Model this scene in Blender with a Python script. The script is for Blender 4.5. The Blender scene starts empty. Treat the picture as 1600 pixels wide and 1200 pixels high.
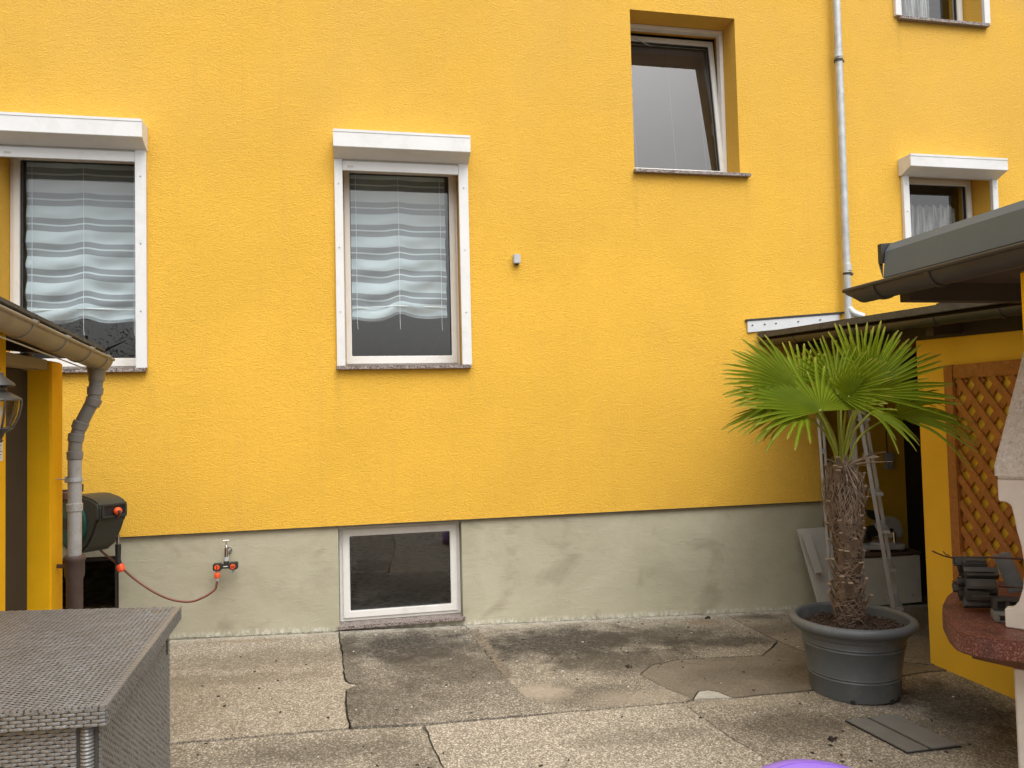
import bpy, bmesh, math, random
from mathutils import Vector, Matrix, noise
random.seed(7)
SC = bpy.context.scene
COL = SC.collection
R = math.radians

# ------------------------------------------------------------------ camera
yaw, pit, roll = R(11.7), R(2.3), 0.024
f = Vector((math.sin(yaw)*math.cos(pit), math.cos(yaw)*math.cos(pit), math.sin(pit)))
r0 = Vector((math.cos(yaw), -math.sin(yaw), 0)); u0 = r0.cross(f)
rr = r0*math.cos(roll) - u0*math.sin(roll); uu = u0*math.cos(roll) + r0*math.sin(roll)
cam = bpy.data.cameras.new('camera'); co = bpy.data.objects.new('camera', cam); COL.objects.link(co)
co.matrix_world = Matrix(((rr.x, uu.x, -f.x, 0), (rr.y, uu.y, -f.y, -5.63), (rr.z, uu.z, -f.z, 1.55), (0, 0, 0, 1)))
cam.sensor_width = 36; cam.lens = 27; cam.clip_start = .05; cam.clip_end = 500
SC.camera = co

# ------------------------------------------------------------------ light
SUN_EL, SUN_AZ = R(58), R(-22)       # azimuth measured from -y (behind the camera) towards +x
w = bpy.data.worlds.new('World'); SC.world = w; w.use_nodes = True
nt = w.node_tree; bg = nt.nodes['Background']
sky = nt.nodes.new('ShaderNodeTexSky'); sky.sky_type = 'NISHITA'; sky.sun_disc = False
sky.sun_elevation = SUN_EL; sky.sun_rotation = math.pi + SUN_AZ
sky.dust_density = 6; sky.air_density = 1.0; sky.ozone_density = 1.0
hs = nt.nodes.new('ShaderNodeHueSaturation'); hs.inputs['Saturation'].default_value = .18
nt.links.new(sky.outputs[0], hs.inputs['Color']); nt.links.new(hs.outputs[0], bg.inputs['Color'])
bg.inputs['Strength'].default_value = .15
sl = bpy.data.lights.new('sun', 'SUN'); sl.energy = 1.0; sl.angle = R(60); sl.color = (1, .975, .94)
so = bpy.data.objects.new('sun', sl); COL.objects.link(so)
sd = Vector((math.sin(SUN_AZ)*math.cos(SUN_EL), -math.cos(SUN_AZ)*math.cos(SUN_EL), math.sin(SUN_EL)))
so.rotation_euler = (-sd).to_track_quat('-Z', 'Y').to_euler()
SC.view_settings.view_transform = 'Standard'; SC.view_settings.look = 'None'
SC.view_settings.gamma = 1; SC.view_settings.use_curve_mapping = False
SC.view_settings.exposure = .55
SC.cycles.max_bounces = 8; SC.cycles.transparent_max_bounces = 16

# ------------------------------------------------------------------ helpers
def tag(o, label=None, cat=None, group=None, kind=None):
    if label: o['label'] = label
    if cat: o['category'] = cat
    if group: o['group'] = group
    if kind: o['kind'] = kind
    return o
def empty(name, loc=(0, 0, 0), label=None, cat=None, group=None, rz=0):
    o = bpy.data.objects.new(name, None); COL.objects.link(o); o.location = loc; o.rotation_euler = (0, 0, rz)
    o.empty_display_size = .1
    return tag(o, label, cat, group)
class MB:
    def __init__(s): s.v = []; s.f = []; s.uv = None
    def add(s, vs, fs):
        n = len(s.v); s.v += [tuple(v) for v in vs]; s.f += [tuple(i+n for i in q) for q in fs]; return s
    def quad(s, a, b, c, d): return s.add([a, b, c, d], [(0, 1, 2, 3)])
    def box(s, x0, x1, y0, y1, z0, z1, M=None):
        vs = [Vector(p) for p in ((x0,y0,z0),(x1,y0,z0),(x1,y1,z0),(x0,y1,z0),(x0,y0,z1),(x1,y0,z1),(x1,y1,z1),(x0,y1,z1))]
        if M is not None: vs = [M @ v for v in vs]
        return s.add(vs, [(0,3,2,1),(4,5,6,7),(0,1,5,4),(1,2,6,5),(2,3,7,6),(3,0,4,7)])
    def obox(s, c, ax, ay, az):   # centre and three half axes
        c, ax, ay, az = map(Vector, (c, ax, ay, az))
        vs = [c + ax*i + ay*j + az*k for i, j, k in ((-1,-1,-1),(1,-1,-1),(1,1,-1),(-1,1,-1),(-1,-1,1),(1,-1,1),(1,1,1),(-1,1,1))]
        return s.add(vs, [(0,3,2,1),(4,5,6,7),(0,1,5,4),(1,2,6,5),(2,3,7,6),(3,0,4,7)])
    def bar(s, a, b, w_, t_, up=(0, 0, 1)):
        a, b = Vector(a), Vector(b); d = b-a; L = d.length; d.normalize(); up = Vector(up)
        sx = d.cross(up).normalized(); sy = sx.cross(d)
        return s.obox((a+b)/2, d*L/2, sx*w_/2, sy*t_/2)
    def tube(s, pts, rad, n=12, cap=True):
        pts = [Vector(p) for p in pts]; rs = rad if isinstance(rad, (list, tuple)) else [rad]*len(pts)
        rings = []; prev = None
        for i, p in enumerate(pts):
            d = (pts[min(i+1, len(pts)-1)] - pts[max(i-1, 0)])
            if d.length < 1e-9: d = Vector((0, 0, 1))
            d.normalize()
            if prev is None:
                h = Vector((0, 0, 1)) if abs(d.z) < .9 else Vector((1, 0, 0)); a = d.cross(h).normalized()
            else:
                a = prev - d*prev.dot(d)
                a = a.normalized() if a.length > 1e-6 else d.orthogonal().normalized()
            prev = a; b = d.cross(a)
            rings.append([p + (a*math.cos(2*math.pi*k/n) + b*math.sin(2*math.pi*k/n))*rs[i] for k in range(n)])
        vs = [q for g in rings for q in g]; fs = []
        for i in range(len(pts)-1):
            for k in range(n):
                fs.append((i*n+k, i*n+(k+1) % n, (i+1)*n+(k+1) % n, (i+1)*n+k))
        if cap: fs.append(tuple(range(n))[::-1]); fs.append(tuple(range((len(pts)-1)*n, len(pts)*n)))
        return s.add(vs, fs)
    def lathe(s, prof, n=32, M=None, wob=0):
        vs = []; fs = []
        for (r_, z_) in prof:
            for k in range(n):
                a = 2*math.pi*k/n; v = Vector((r_*math.cos(a), r_*math.sin(a), z_)); vs.append(M @ v if M is not None else v)
        for i in range(len(prof)-1):
            for k in range(n): fs.append((i*n+k, i*n+(k+1) % n, (i+1)*n+(k+1) % n, (i+1)*n+k))
        return s.add(vs, fs)
    def prism(s, poly, d):         # polygon of 3d points extruded by vector d
        n = len(poly); d = Vector(d); vs = [Vector(p) for p in poly] + [Vector(p)+d for p in poly]
        fs = [tuple(range(n))[::-1], tuple(range(n, 2*n))] + [(i, (i+1) % n, n+(i+1) % n, n+i) for i in range(n)]
        return s.add(vs, fs)
    def build(s, name, m, parent=None, smooth=False, bevel=0, seg=2, ang=40):
        me = bpy.data.meshes.new(name); me.from_pydata(s.v, [], s.f); me.update()
        b = bmesh.new(); b.from_mesh(me)
        bmesh.ops.remove_doubles(b, verts=b.verts, dist=1e-5)
        bmesh.ops.recalc_face_normals(b, faces=b.faces)
        if bevel:
            es = [e for e in b.edges if len(e.link_faces) == 2 and e.calc_face_angle(0) > R(30)]
            bmesh.ops.bevel(b, geom=es, offset=bevel, segments=seg, affect='EDGES', clamp_overlap=True)
        if smooth:
            for fc in b.faces: fc.smooth = True
            for e in b.edges:
                if len(e.link_faces) == 2 and e.calc_face_angle(0) > R(ang): e.smooth = False
        b.to_mesh(me); b.free()
        if m: me.materials.append(m)
        o = bpy.data.objects.new(name, me); COL.objects.link(o)
        if parent: o.parent = parent; o.matrix_parent_inverse = Matrix()
        return o
def loc_of(p):      # world matrix of an unrotated/rotated empty before the depsgraph runs
    return Matrix.Translation(p.location) @ p.rotation_euler.to_matrix().to_4x4()
def smoothpath(pts, n=6):
    pts = [Vector(p) for p in pts]; out = []
    for i in range(len(pts)-1):
        p0, p1, p2, p3 = pts[max(i-1,0)], pts[i], pts[i+1], pts[min(i+2, len(pts)-1)]
        for k in range(n):
            t = k/n
            out.append(.5*((2*p1)+(p2-p0)*t+(2*p0-5*p1+4*p2-p3)*t*t+(3*p1-p0-3*p2+p3)*t**3))
    out.append(pts[-1]); return out

# ------------------------------------------------------------------ materials
class NG:
    def __init__(s, name):
        s.m = bpy.data.materials.new(name); s.m.use_nodes = True; s.t = s.m.node_tree; s.b = s.t.nodes['Principled BSDF']
    def n(s, ty, **kw):
        o = s.t.nodes.new(ty)
        for k, v in kw.items():
            if k in o.inputs: o.inputs[k].default_value = v
            else: setattr(o, k, v)
        return o
    def l(s, a, b): s.t.links.new(a, b)
    def coord(s, scale=(1, 1, 1), kind='Object', rot=(0, 0, 0)):
        c = s.n('ShaderNodeTexCoord'); m = s.n('ShaderNodeMapping'); m.inputs['Scale'].default_value = scale; m.inputs['Rotation'].default_value = rot
        s.l(c.outputs[kind], m.inputs[0]); return m.outputs[0]
    def noise(s, co_, scale, detail=4, rough=.55, dist=0, lo=0, hi=1):
        t = s.n('ShaderNodeTexNoise', Scale=scale, Detail=detail, Roughness=rough, Distortion=dist); s.l(co_, t.inputs['Vector'])
        if (lo, hi) == (0, 1): return t.outputs[0]
        return s.ramp(t.outputs[0], lo, hi)
    def ramp(s, fac, lo, hi, a=0, b=1):
        m = s.n('ShaderNodeMapRange'); m.inputs[1].default_value = lo; m.inputs[2].default_value = hi
        m.inputs[3].default_value = a; m.inputs[4].default_value = b; s.l(fac, m.inputs[0]); return m.outputs[0]
    def math(s, op, a, b=None):
        m = s.n('ShaderNodeMath', operation=op)
        for i, x in enumerate((a, b)):
            if x is None: continue
            if isinstance(x, (int, float)): m.inputs[i].default_value = x
            else: s.l(x, m.inputs[i])
        return m.outputs[0]
    def mix(s, fac, a, b):
        m = s.n('ShaderNodeMix', data_type='RGBA')
        for i, x in ((0, fac), (6, a), (7, b)):
            if isinstance(x, (int, float)): m.inputs[i].default_value = x
            elif isinstance(x, (tuple, list)): m.inputs[i].default_value = (*x[:3], 1)
            else: s.l(x, m.inputs[i])
        return m.outputs[2]
    def bump(s, h, strength=.5, dist=.005, prev=None):
        m = s.n('ShaderNodeBump', Strength=strength, Distance=dist); s.l(h, m.inputs['Height'])
        if prev is not None: s.l(prev, m.inputs['Normal'])
        return m.outputs[0]
    def fin(s, col, rough=.6, bump=None, metal=0, spec=None):
        if isinstance(col, (tuple, list)): s.b.inputs['Base Color'].default_value = (*col[:3], 1)
        else: s.l(col, s.b.inputs['Base Color'])
        if isinstance(rough, (int, float)): s.b.inputs['Roughness'].default_value = rough
        else: s.l(rough, s.b.inputs['Roughness'])
        s.b.inputs['Metallic'].default_value = metal
        if spec is not None: s.b.inputs['Specular IOR Level'].default_value = spec
        if bump is not None: s.l(bump, s.b.inputs['Normal'])
        return s.m
def simple(name, col, rough=.5, metal=0, var=.12, vs=6, bs=0, bscale=80, spec=None, dirt=None, dscale=3):
    g = NG(name); c = g.coord()
    dark = tuple(x*(1-var) for x in col); lite = tuple(min(1, x*(1+var)) for x in col)
    k = g.mix(g.noise(c, vs, 5, .6, 0, .3, .7), dark, lite)
    if dirt: k = g.mix(g.noise(c, dscale, 6, .7, .3, .5, .75), k, dirt)
    b = g.bump(g.noise(c, bscale, 4), bs, .003) if bs else None
    return g.fin(k, g.ramp(g.noise(c, vs*2, 3), 0, 1, rough*.85, min(1, rough*1.15)), b, metal, spec)

def stucco(name, col, strength=.68, sc=(52, 52, 92), dist=.006, stain=True):
    g = NG(name); c = g.coord(); cs = g.coord(sc)
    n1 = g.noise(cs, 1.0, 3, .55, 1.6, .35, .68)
    n2 = g.noise(cs, 2.3, 3, .6, .8)
    h = g.math('ADD', n1, g.math('MULTIPLY', n2, .6))
    k = g.mix(g.noise(c, 1.1, 5, .6, .4, .35, .7), tuple(x*.95 for x in col), tuple(min(1, x*1.04) for x in col))
    # darker tone in the hollows of the render
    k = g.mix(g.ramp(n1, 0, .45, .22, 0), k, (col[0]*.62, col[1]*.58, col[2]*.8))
    if stain:
        st = g.noise(g.coord((2.2, 2.2, .5)), 1.6, 6, .7, .2, .55, .85)
        k = g.mix(g.math('MULTIPLY', st, .28), k, (col[0]*.84, col[1]*.82, .12))
        zz = g.n('ShaderNodeSeparateXYZ'); g.l(c, zz.inputs[0])
        up = g.math('MULTIPLY', g.ramp(zz.outputs[2], 2.6, 5.2, 0, .55), g.noise(c, .9, 5, .65, .4, .25, .65))
        k = g.mix(up, k, (col[0]*.84, col[1]*.88, .125))
        strk = g.math('MULTIPLY', g.noise(g.coord((9, 9, .35)), 1.3, 4, .6, 0, .56, .75), .16)
        k = g.mix(strk, k, (col[0]*.74, col[1]*.70, .08))
        for (sx0, sz0, ln0, st0) in ((-.105, 1.90, .55, .30), (.862, 1.90, .35, .22), (-1.35, 1.90, .45, .25), (2.185, 3.42, .6, .28), (3.15, 3.42, .45, .25), (4.62, 4.84, .7, .22), (3.985, 4.3, 1.6, .14)):
            dx_ = g.math('ABSOLUTE', g.math('SUBTRACT', g.math('ADD', zz.outputs[0], g.math('MULTIPLY', g.noise(c, 3, 2), .03)), sx0+.015))
            m1 = g.ramp(dx_, .004, .035, 1, 0); m2 = g.ramp(zz.outputs[2], sz0-ln0, sz0, 0, 1); m3 = g.math('LESS_THAN', zz.outputs[2], sz0+.01)
            k = g.mix(g.math('MULTIPLY', g.math('MULTIPLY', g.math('MULTIPLY', m1, m2), m3), g.math('MULTIPLY', g.noise(c, 12, 4, .6, 0, .3, .7), st0)), k, (.30, .20, .06))
        sp = g.noise(c, 30, 2, .5, 0, .77, .80)
        k = g.mix(g.math('MULTIPLY', sp, .35), k, (.25, .16, .04))
    return g.fin(k, .9, g.bump(h, strength, dist), spec=.2)

YEL = (.82, .478, .062)
M = {}
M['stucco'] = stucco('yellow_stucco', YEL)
M['reveal'] = stucco('yellow_reveal', (.76, .44, .06), .35, (90, 90, 90), .003, False)
M['shed_yel'] = simple('yellow_masonry_paint', (.90, .49, .005), .75, var=.07, vs=5, bs=.5, bscale=45, spec=.25)
M['shed_yel2'] = simple('ochre_masonry_paint', (.88, .55, .045), .75, var=.05, vs=3, bs=.25, bscale=30, spec=.25)
g = NG('trowelled_cement'); c = g.coord()
k = g.mix(g.noise(c, 1.7, 6, .62, .6, .35, .7), (.370, .345, .248), (.455, .425, .315))
k = g.mix(g.math('MULTIPLY', g.noise(g.coord((1, 1, 1.2)), 3.1, 4, .5, .5, .57, .74), .55), k, (.235, .21, .145))
k = g.mix(g.math('MULTIPLY', g.noise(g.coord((1, 1, 3)), 7, 6, .7, 1.2, .55, .8), .35), k, (.49, .455, .35))
k = g.mix(g.math('MULTIPLY', g.noise(c, 38, 2, .5, 0, .74, .78), .5), k, (.16, .14, .10))
z = g.n('ShaderNodeSeparateXYZ'); g.l(c, z.inputs[0])
lowz = g.math('ADD', z.outputs[2], g.math('MULTIPLY', z.outputs[0], .033))
lowz = g.math('ADD', lowz, g.math('MULTIPLY', g.noise(c, 4, 4, .7), -.05))
low = g.ramp(lowz, .030, .065, 1, 0)
k = g.mix(g.math('MULTIPLY', low, g.noise(g.coord((12, 12, 6)), 3, 4, .6, 0, .45, .62)), k, (.60, .58, .50))
b1 = g.bump(g.noise(g.coord((1.6, 1.6, 2.4)), 4.5, 5, .6, .4), .35, .012)
b2 = g.bump(g.ramp(g.noise(g.coord((1.2, 1.2, 6)), 4.2, 3, .6, 1.2), .60, .635), .22, .004, b1)
M['plinth'] = g.fin(k, .8, g.bump(g.noise(c, 45, 4, .7), .22, .003, b2), spec=.25)
M['pvc'] = simple('white_pvc', (.74, .725, .69), .35, var=.02, vs=2, dirt=(.64, .615, .56), dscale=5)
M['alu_white'] = simple('white_coated_aluminium', (.69, .69, .68), .4, var=.03, vs=3, dirt=(.58, .57, .54), dscale=4)
M['shutter_grey'] = simple('pale_grey_slat', (.52, .50, .46), .45, var=.04)
M['gasket'] = simple('rubber_gasket', (.03, .03, .03), .6)
g = NG('speckled_granite'); c = g.coord()
k = g.mix(g.noise(c, 120, 2, .6, 0, .42, .58), (.06, .045, .04), (.36, .30, .27))
M['granite'] = g.fin(k, .45, g.bump(g.noise(c, 60, 3), .3, .003))
g = NG('red_terrazzo'); c = g.coord()
k = g.mix(g.noise(c, 130, 2, .6, 0, .48, .72), (.115, .034, .022), (.33, .17, .12))
k = g.mix(g.noise(c, 7, 5, .65, .4, .5, .8), k, (.045, .028, .022))
M['terrazzo'] = g.fin(k, .5, g.bump(g.noise(c, 90, 3), .35, .003))
M['interior'] = simple('dim_room_wall', (.34, .33, .32), .9)
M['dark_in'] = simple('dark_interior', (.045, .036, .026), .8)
M['zinc'] = simple('weathered_zinc', (.50, .52, .53), .5, metal=.35, var=.16, vs=9, bs=.1, dirt=(.33, .34, .35), dscale=7)
M['zinc_brown'] = simple('tarnished_zinc_gutter', (.235, .21, .165), .5, metal=.15, var=.14, vs=5, dirt=(.16, .13, .09), dscale=4)
M['zinc_dark'] = simple('dark_zinc_gutter', (.045, .040, .034), .5, metal=.2, var=.15, vs=4)
M['grey_sheet'] = simple('grey_coated_sheet', (.105, .140, .170), .38, metal=.2, var=.10, vs=2, dirt=(.13, .155, .165), dscale=2)
M['pvc_pipe'] = simple('grey_plastic_downpipe', (.20, .19, .175), .5, var=.12, vs=7, dirt=(.27, .26, .24), dscale=8)
M['pvc_pipe_light'] = simple('pale_grey_downpipe', (.38, .375, .355), .5, var=.14, vs=9, dirt=(.26, .25, .235), dscale=12)
M['iron_brown'] = simple('brown_cast_iron', (.085, .055, .045), .6, var=.2, vs=14, bs=.2)
M['felt'] = simple('grey_roofing_felt', (.085, .078, .062), .9, var=.35, vs=90, bs=.5, bscale=150, dirt=(.035, .032, .028), dscale=6)
M['soffit'] = simple('dark_timber_soffit', (.045, .032, .02), .8)
M['flash'] = simple('bright_aluminium_flashing', (.72, .73, .74), .35, metal=.7, var=.08, vs=6, bs=.2, bscale=12)
M['black'] = simple('black_plastic', (.02, .02, .02), .45)
M['reel_case'] = simple('anthracite_plastic', (.032, .034, .027), .5, var=.1)
M['teal'] = simple('teal_plastic', (.008, .075, .062), .4)
M['orange'] = simple('orange_plastic', (.85, .10, .02), .4, var=.04)
M['hose'] = simple('brown_garden_hose', (.13, .045, .035), .45, var=.2, vs=20)
M['hose_pink'] = simple('hose_stripe', (.36, .13, .10), .45)
M['chrome'] = simple('chromed_brass', (.65, .65, .65), .18, metal=1, var=.03)
M['grey_plastic'] = simple('grey_connector_plastic', (.42, .44, .44), .5)
M['alu'] = simple('ladder_aluminium', (.46, .47, .48), .35, metal=.5, var=.1, vs=10)
M['board'] = simple('grey_white_board', (.42, .40, .36), .7, var=.05)
M['cabinet'] = simple('white_laminate', (.72, .69, .60), .5, var=.04)
M['wood_brown'] = simple('brown_chipboard', (.14, .08, .045), .7)
M['saw_metal'] = simple('grey_saw_metal', (.62, .61, .58), .4, metal=.3)
M['wood_pale'] = simple('pale_timber', (.30, .19, .09), .7)
M['pot'] = simple('slate_grey_plastic', (.092, .104, .112), .48, var=.06, vs=3, bs=.05, dirt=(.15, .16, .16), dscale=5)
M['soil'] = simple('bark_soil', (.040, .024, .016), .9, var=.5, vs=40, bs=.8, bscale=60)
M['stone_white'] = NG('rough_white_plaster')
g = M['stone_white']; c = g.coord()
k = g.mix(g.noise(c, 45, 4, .7, 0, .35, .7), (.60, .57, .52), (.82, .79, .74))
k = g.mix(g.math('MULTIPLY', g.noise(c, 120, 2, .6, 0, .60, .70), .7), k, (.17, .155, .14))
M['stone_white'] = g.fin(k, .9, g.bump(g.noise(c, 55, 5, .7), .8, .008))
M['plaster'] = simple('cream_white_plaster', (.72, .69, .63), .85, var=.06, vs=20, bs=.3, bscale=60)
M['block'] = simple('dark_grey_cast_block', (.050, .047, .042), .6, var=.25, vs=20, bs=.2)
M['block_pale'] = simple('pale_grey_cast_block', (.20, .205, .20), .6, var=.12, vs=20)
M['rust'] = simple('rusty_rod', (.085, .04, .028), .7, var=.3, vs=30)
M['purple'] = simple('purple_inflatable_vinyl', (.27, .15, .60), .3, var=.01)
M['drain'] = simple('grey_cover_plate', (.165, .16, .145), .6, var=.10, vs=12, bs=.2)
M['paper'] = simple('notice_paper', (.7, .7, .68), .7)
M['ink'] = simple('grey_print', (.15, .15, .15), .7)
M['lamp_metal'] = simple('dark_lantern_metal', (.055, .052, .045), .45, metal=.3)
M['wbeam'] = simple('cream_lintel', (.40, .32, .19), .7)
M['bark'] = simple('tree_bark', (.09, .06, .04), .9, bs=.5)
# wood of the trellis
g = NG('orange_stained_timber'); c = g.coord((3, 3, 30)); c2 = g.coord()
k = g.mix(g.noise(g.coord((1.5, 1.5, 1.5)), 14, 5, .65, 1.5, .3, .7), (.27, .090, .014), (.42, .160, .028))
k = g.mix(g.math('MULTIPLY', g.ramp(g.noise(c2, 24, 5, .75, .8), .56, .64, 0, .75), g.noise(c2, 2.2, 3, .5, 0, .42, .62)), k, (.50, .33, .19))
M['trellis'] = g.fin(k, .5, g.bump(g.noise(c2, 60, 4), .2, .002))
# rattan
g = NG('grey_plastic_rattan'); c = g.coord()
k = g.mix(g.noise(c, 220, 2, .5, 0, .35, .65), (.125, .127, .128), (.25, .25, .25))
k = g.mix(g.noise(c, 2.5, 4, .6, 0, .4, .7), k, (.155, .150, .142))
M['rattan'] = g.fin(k, .30, spec=.7)
M['rattan_under'] = simple('dark_rattan_core', (.05, .046, .042), .6)
# palm
g = NG('fan_palm_leaf'); oi = g.n('ShaderNodeObjectInfo'); at = g.n('ShaderNodeAttribute'); at.attribute_name = 'tip'
c = g.coord()
k = g.mix(oi.outputs['Random'], (.095, .160, .007), (.215, .290, .012))
k = g.mix(g.noise(c, 9, 3, .6, 0, .3, .7), k, (.19, .24, .012))
ar = g.n('ShaderNodeAttribute'); ar.attribute_name = 'rib'
k = g.mix(g.ramp(ar.outputs['Fac'], .0, .8, .6, 0), k, (.030, .062, .004))
k = g.mix(g.ramp(ar.outputs['Fac'], .72, 1.0, 0, .55), k, (.30, .36, .05))
k = g.mix(g.ramp(at.outputs['Fac'], .86, 1.0, 0, .7), k, (.33, .27, .055))
g.b.inputs['Roughness'].default_value = .5; g.b.inputs['Specular IOR Level'].default_value = .10; g.l(k, g.b.inputs['Base Color'])
tr = g.n('ShaderNodeBsdfTranslucent'); g.l(g.mix(.5, k, (.34, .42, .008)), tr.inputs[0])
mx = g.n('ShaderNodeMixShader'); mx.inputs[0].default_value = .36
out = g.t.nodes['Material Output']; g.l(g.b.outputs[0], mx.inputs[1]); g.l(tr.outputs[0], mx.inputs[2]); g.l(mx.outputs[0], out.inputs[0])
M['leaf'] = g.m
M['petiole'] = simple('palm_petiole', (.24, .27, .03), .7, var=.15)
M['trunk'] = simple('palm_trunk_core', (.045, .026, .016), .95, var=.45, vs=30, bs=.9, bscale=50)
M['fibre'] = simple('palm_fibre', (.235, .17, .12), .9, var=.4, vs=30)
M['stub'] = simple('palm_leaf_base', (.15, .105, .07), .85, var=.4, vs=20, bs=.4)
M['stubcut'] = simple('cut_leaf_base', (.34, .25, .17), .8, var=.25, vs=30)

def glass(name, tint=(.9, .92, .92), ior=1.75, rough=0.0):
    g = NG(name); t = g.t; t.nodes.remove(g.b)
    tr = g.n('ShaderNodeBsdfTransparent'); tr.inputs[0].default_value = (*tint, 1)
    gl = g.n('ShaderNodeBsdfGlossy'); gl.inputs['Roughness'].default_value = rough
    lw = g.n('ShaderNodeLayerWeight'); lw.inputs['Blend'].default_value = .5; mx = g.n('ShaderNodeMixShader')
    f5 = g.math('POWER', lw.outputs['Facing'], 5); fr = g.math('ADD', g.math('MULTIPLY', f5, 1-ior), ior)
    g.l(fr, mx.inputs[0]); g.l(tr.outputs[0], mx.inputs[1]); g.l(gl.outputs[0], mx.inputs[2])
    g.l(mx.outputs[0], t.nodes['Material Output'].inputs[0]); return g.m
M['glass'] = glass('window_glass', (.95, .97, .97), .13)
M['glass_clear'] = glass('lantern_glass', (.93, .90, .82), .06)

def cloth(name, period_mode=True):
    g = NG(name); t = g.t; t.nodes.remove(g.b)
    uv = g.n('ShaderNodeUVMap'); s_ = g.n('ShaderNodeSeparateXYZ'); g.l(uv.outputs[0], s_.inputs[0])
    if period_mode:
        fr = g.math('FRACT', s_.outputs[1])
        band = g.math('MAXIMUM', g.math('LESS_THAN', fr, .48), g.math('MULTIPLY', g.math('GREATER_THAN', fr, .70), g.math('LESS_THAN', fr, .765)))
        fac = g.math('ADD', g.math('MULTIPLY', band, .38), .56)
        col = g.mix(band, (.40, .46, .49), (.56, .66, .70))
    else:
        n_ = g.noise(g.coord((60, 1, 3)), 1.2, 3, .6, 0, .42, .6)
        fac = g.math('ADD', g.math('MULTIPLY', n_, .38), .20); col = g.mix(0.0, (.75, .78, .78), (.75, .78, .78))
    d = g.n('ShaderNodeBsdfDiffuse'); g.l(col, d.inputs[0]); tr = g.n('ShaderNodeBsdfTransparent')
    mx = g.n('ShaderNodeMixShader'); g.l(fac, mx.inputs[0]); g.l(tr.outputs[0], mx.inputs[1]); g.l(d.outputs[0], mx.inputs[2])
    g.l(mx.outputs[0], t.nodes['Material Output'].inputs[0]); return g.m
M['curtain'] = cloth('striped_voile'); M['net'] = cloth('lace_net', False)
M['cord'] = simple('white_cord', (.8, .85, .85), .7)
M['blind'] = simple('brown_grey_blind', (.12, .10, .095), .6)

def concrete(name, base, dark, speck=.5, stains=(), sstr=.8, pale=(.60, .53, .42), fine=(90, 210)):
    g = NG(name); c = g.coord()
    k = g.mix(g.noise(c, 3.0, 7, .68, .4, .35, .68), dark, base)
    s1 = g.noise(g.coord((1, 1, 1)), fine[0]*1.1, 3, .75, .3, .55, .62)
    k = g.mix(g.math('MULTIPLY', s1, min(1, speck*.85)), k, tuple(x*.26 for x in base))
    s2 = g.noise(g.coord((1, 1, 1), rot=(.4, .2, 1)), fine[0]*1.0, 3, .7, .3, .55, .64)
    k = g.mix(g.math('MULTIPLY', s2, min(1, speck*.75)), k, pale)
    vo = g.n('ShaderNodeTexVoronoi', Scale=150.0 if speck > .6 else 190.0); g.l(c, vo.inputs['Vector'])
    sx_ = g.n('ShaderNodeSeparateColor'); g.l(vo.outputs['Color'], sx_.inputs[0])
    k = g.mix(g.math('MULTIPLY', g.ramp(sx_.outputs[0], .45, 1.0, 0, .95), min(1, speck*1.1)), k, tuple(x*.42 for x in base))
    k = g.mix(g.math('MULTIPLY', g.ramp(sx_.outputs[1], .62, 1.0, 0, .95), min(1, speck*1.0)), k, (.66, .60, .49))
    s3 = g.noise(c, 22, 5, .75, .5, .52, .70)
    k = g.mix(g.math('MULTIPLY', s3, .38), k, tuple(x*.5 for x in dark))
    s4 = g.noise(g.coord((1, 1.6, 1), rot=(0, 0, .3)), 8, 6, .72, .8, .50, .72)
    k = g.mix(g.math('MULTIPLY', s4, .35), k, tuple(x*.62 for x in dark))
    sep = g.n('ShaderNodeSeparateXYZ'); g.l(c, sep.inputs[0])
    wob = g.math('MULTIPLY', g.math('SUBTRACT', g.noise(c, 5, 6, .7), .5), 2.1)
    for (x, y, rx, ry, st, cl) in stains:
        dx = g.math('DIVIDE', g.math('SUBTRACT', sep.outputs[0], x), rx); dy = g.math('DIVIDE', g.math('SUBTRACT', sep.outputs[1], y), ry)
        d = g.math('ADD', g.math('SQRT', g.math('ADD', g.math('MULTIPLY', dx, dx), g.math('MULTIPLY', dy, dy))), wob)
        fz = g.ramp(d, .45, 1.15, st, 0)
        n5 = g.noise(c, 45, 3, .7, 0, .25, .6)
        k = g.mix(g.math('MULTIPLY', fz, g.math('ADD', g.math('MULTIPLY', n5, .5), .5)), k, cl)
    # lime washed strip along the foot of the house
    e = g.ramp(g.math('ADD', sep.outputs[1], g.math('MULTIPLY', wob, .02)), -.11, -.02, 0, .7)
    k = g.mix(g.math('MULTIPLY', e, g.noise(c, 14, 4, .6, 0, .35, .6)), k, (.46, .43, .36))
    hgt = g.math('ADD', g.noise(c, fine[0], 3, .7), g.math('MULTIPLY', g.noise(c, 18, 5, .7), 1.0))
    return g.fin(k, .85, g.bump(hgt, sstr, .006), spec=.25)

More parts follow.
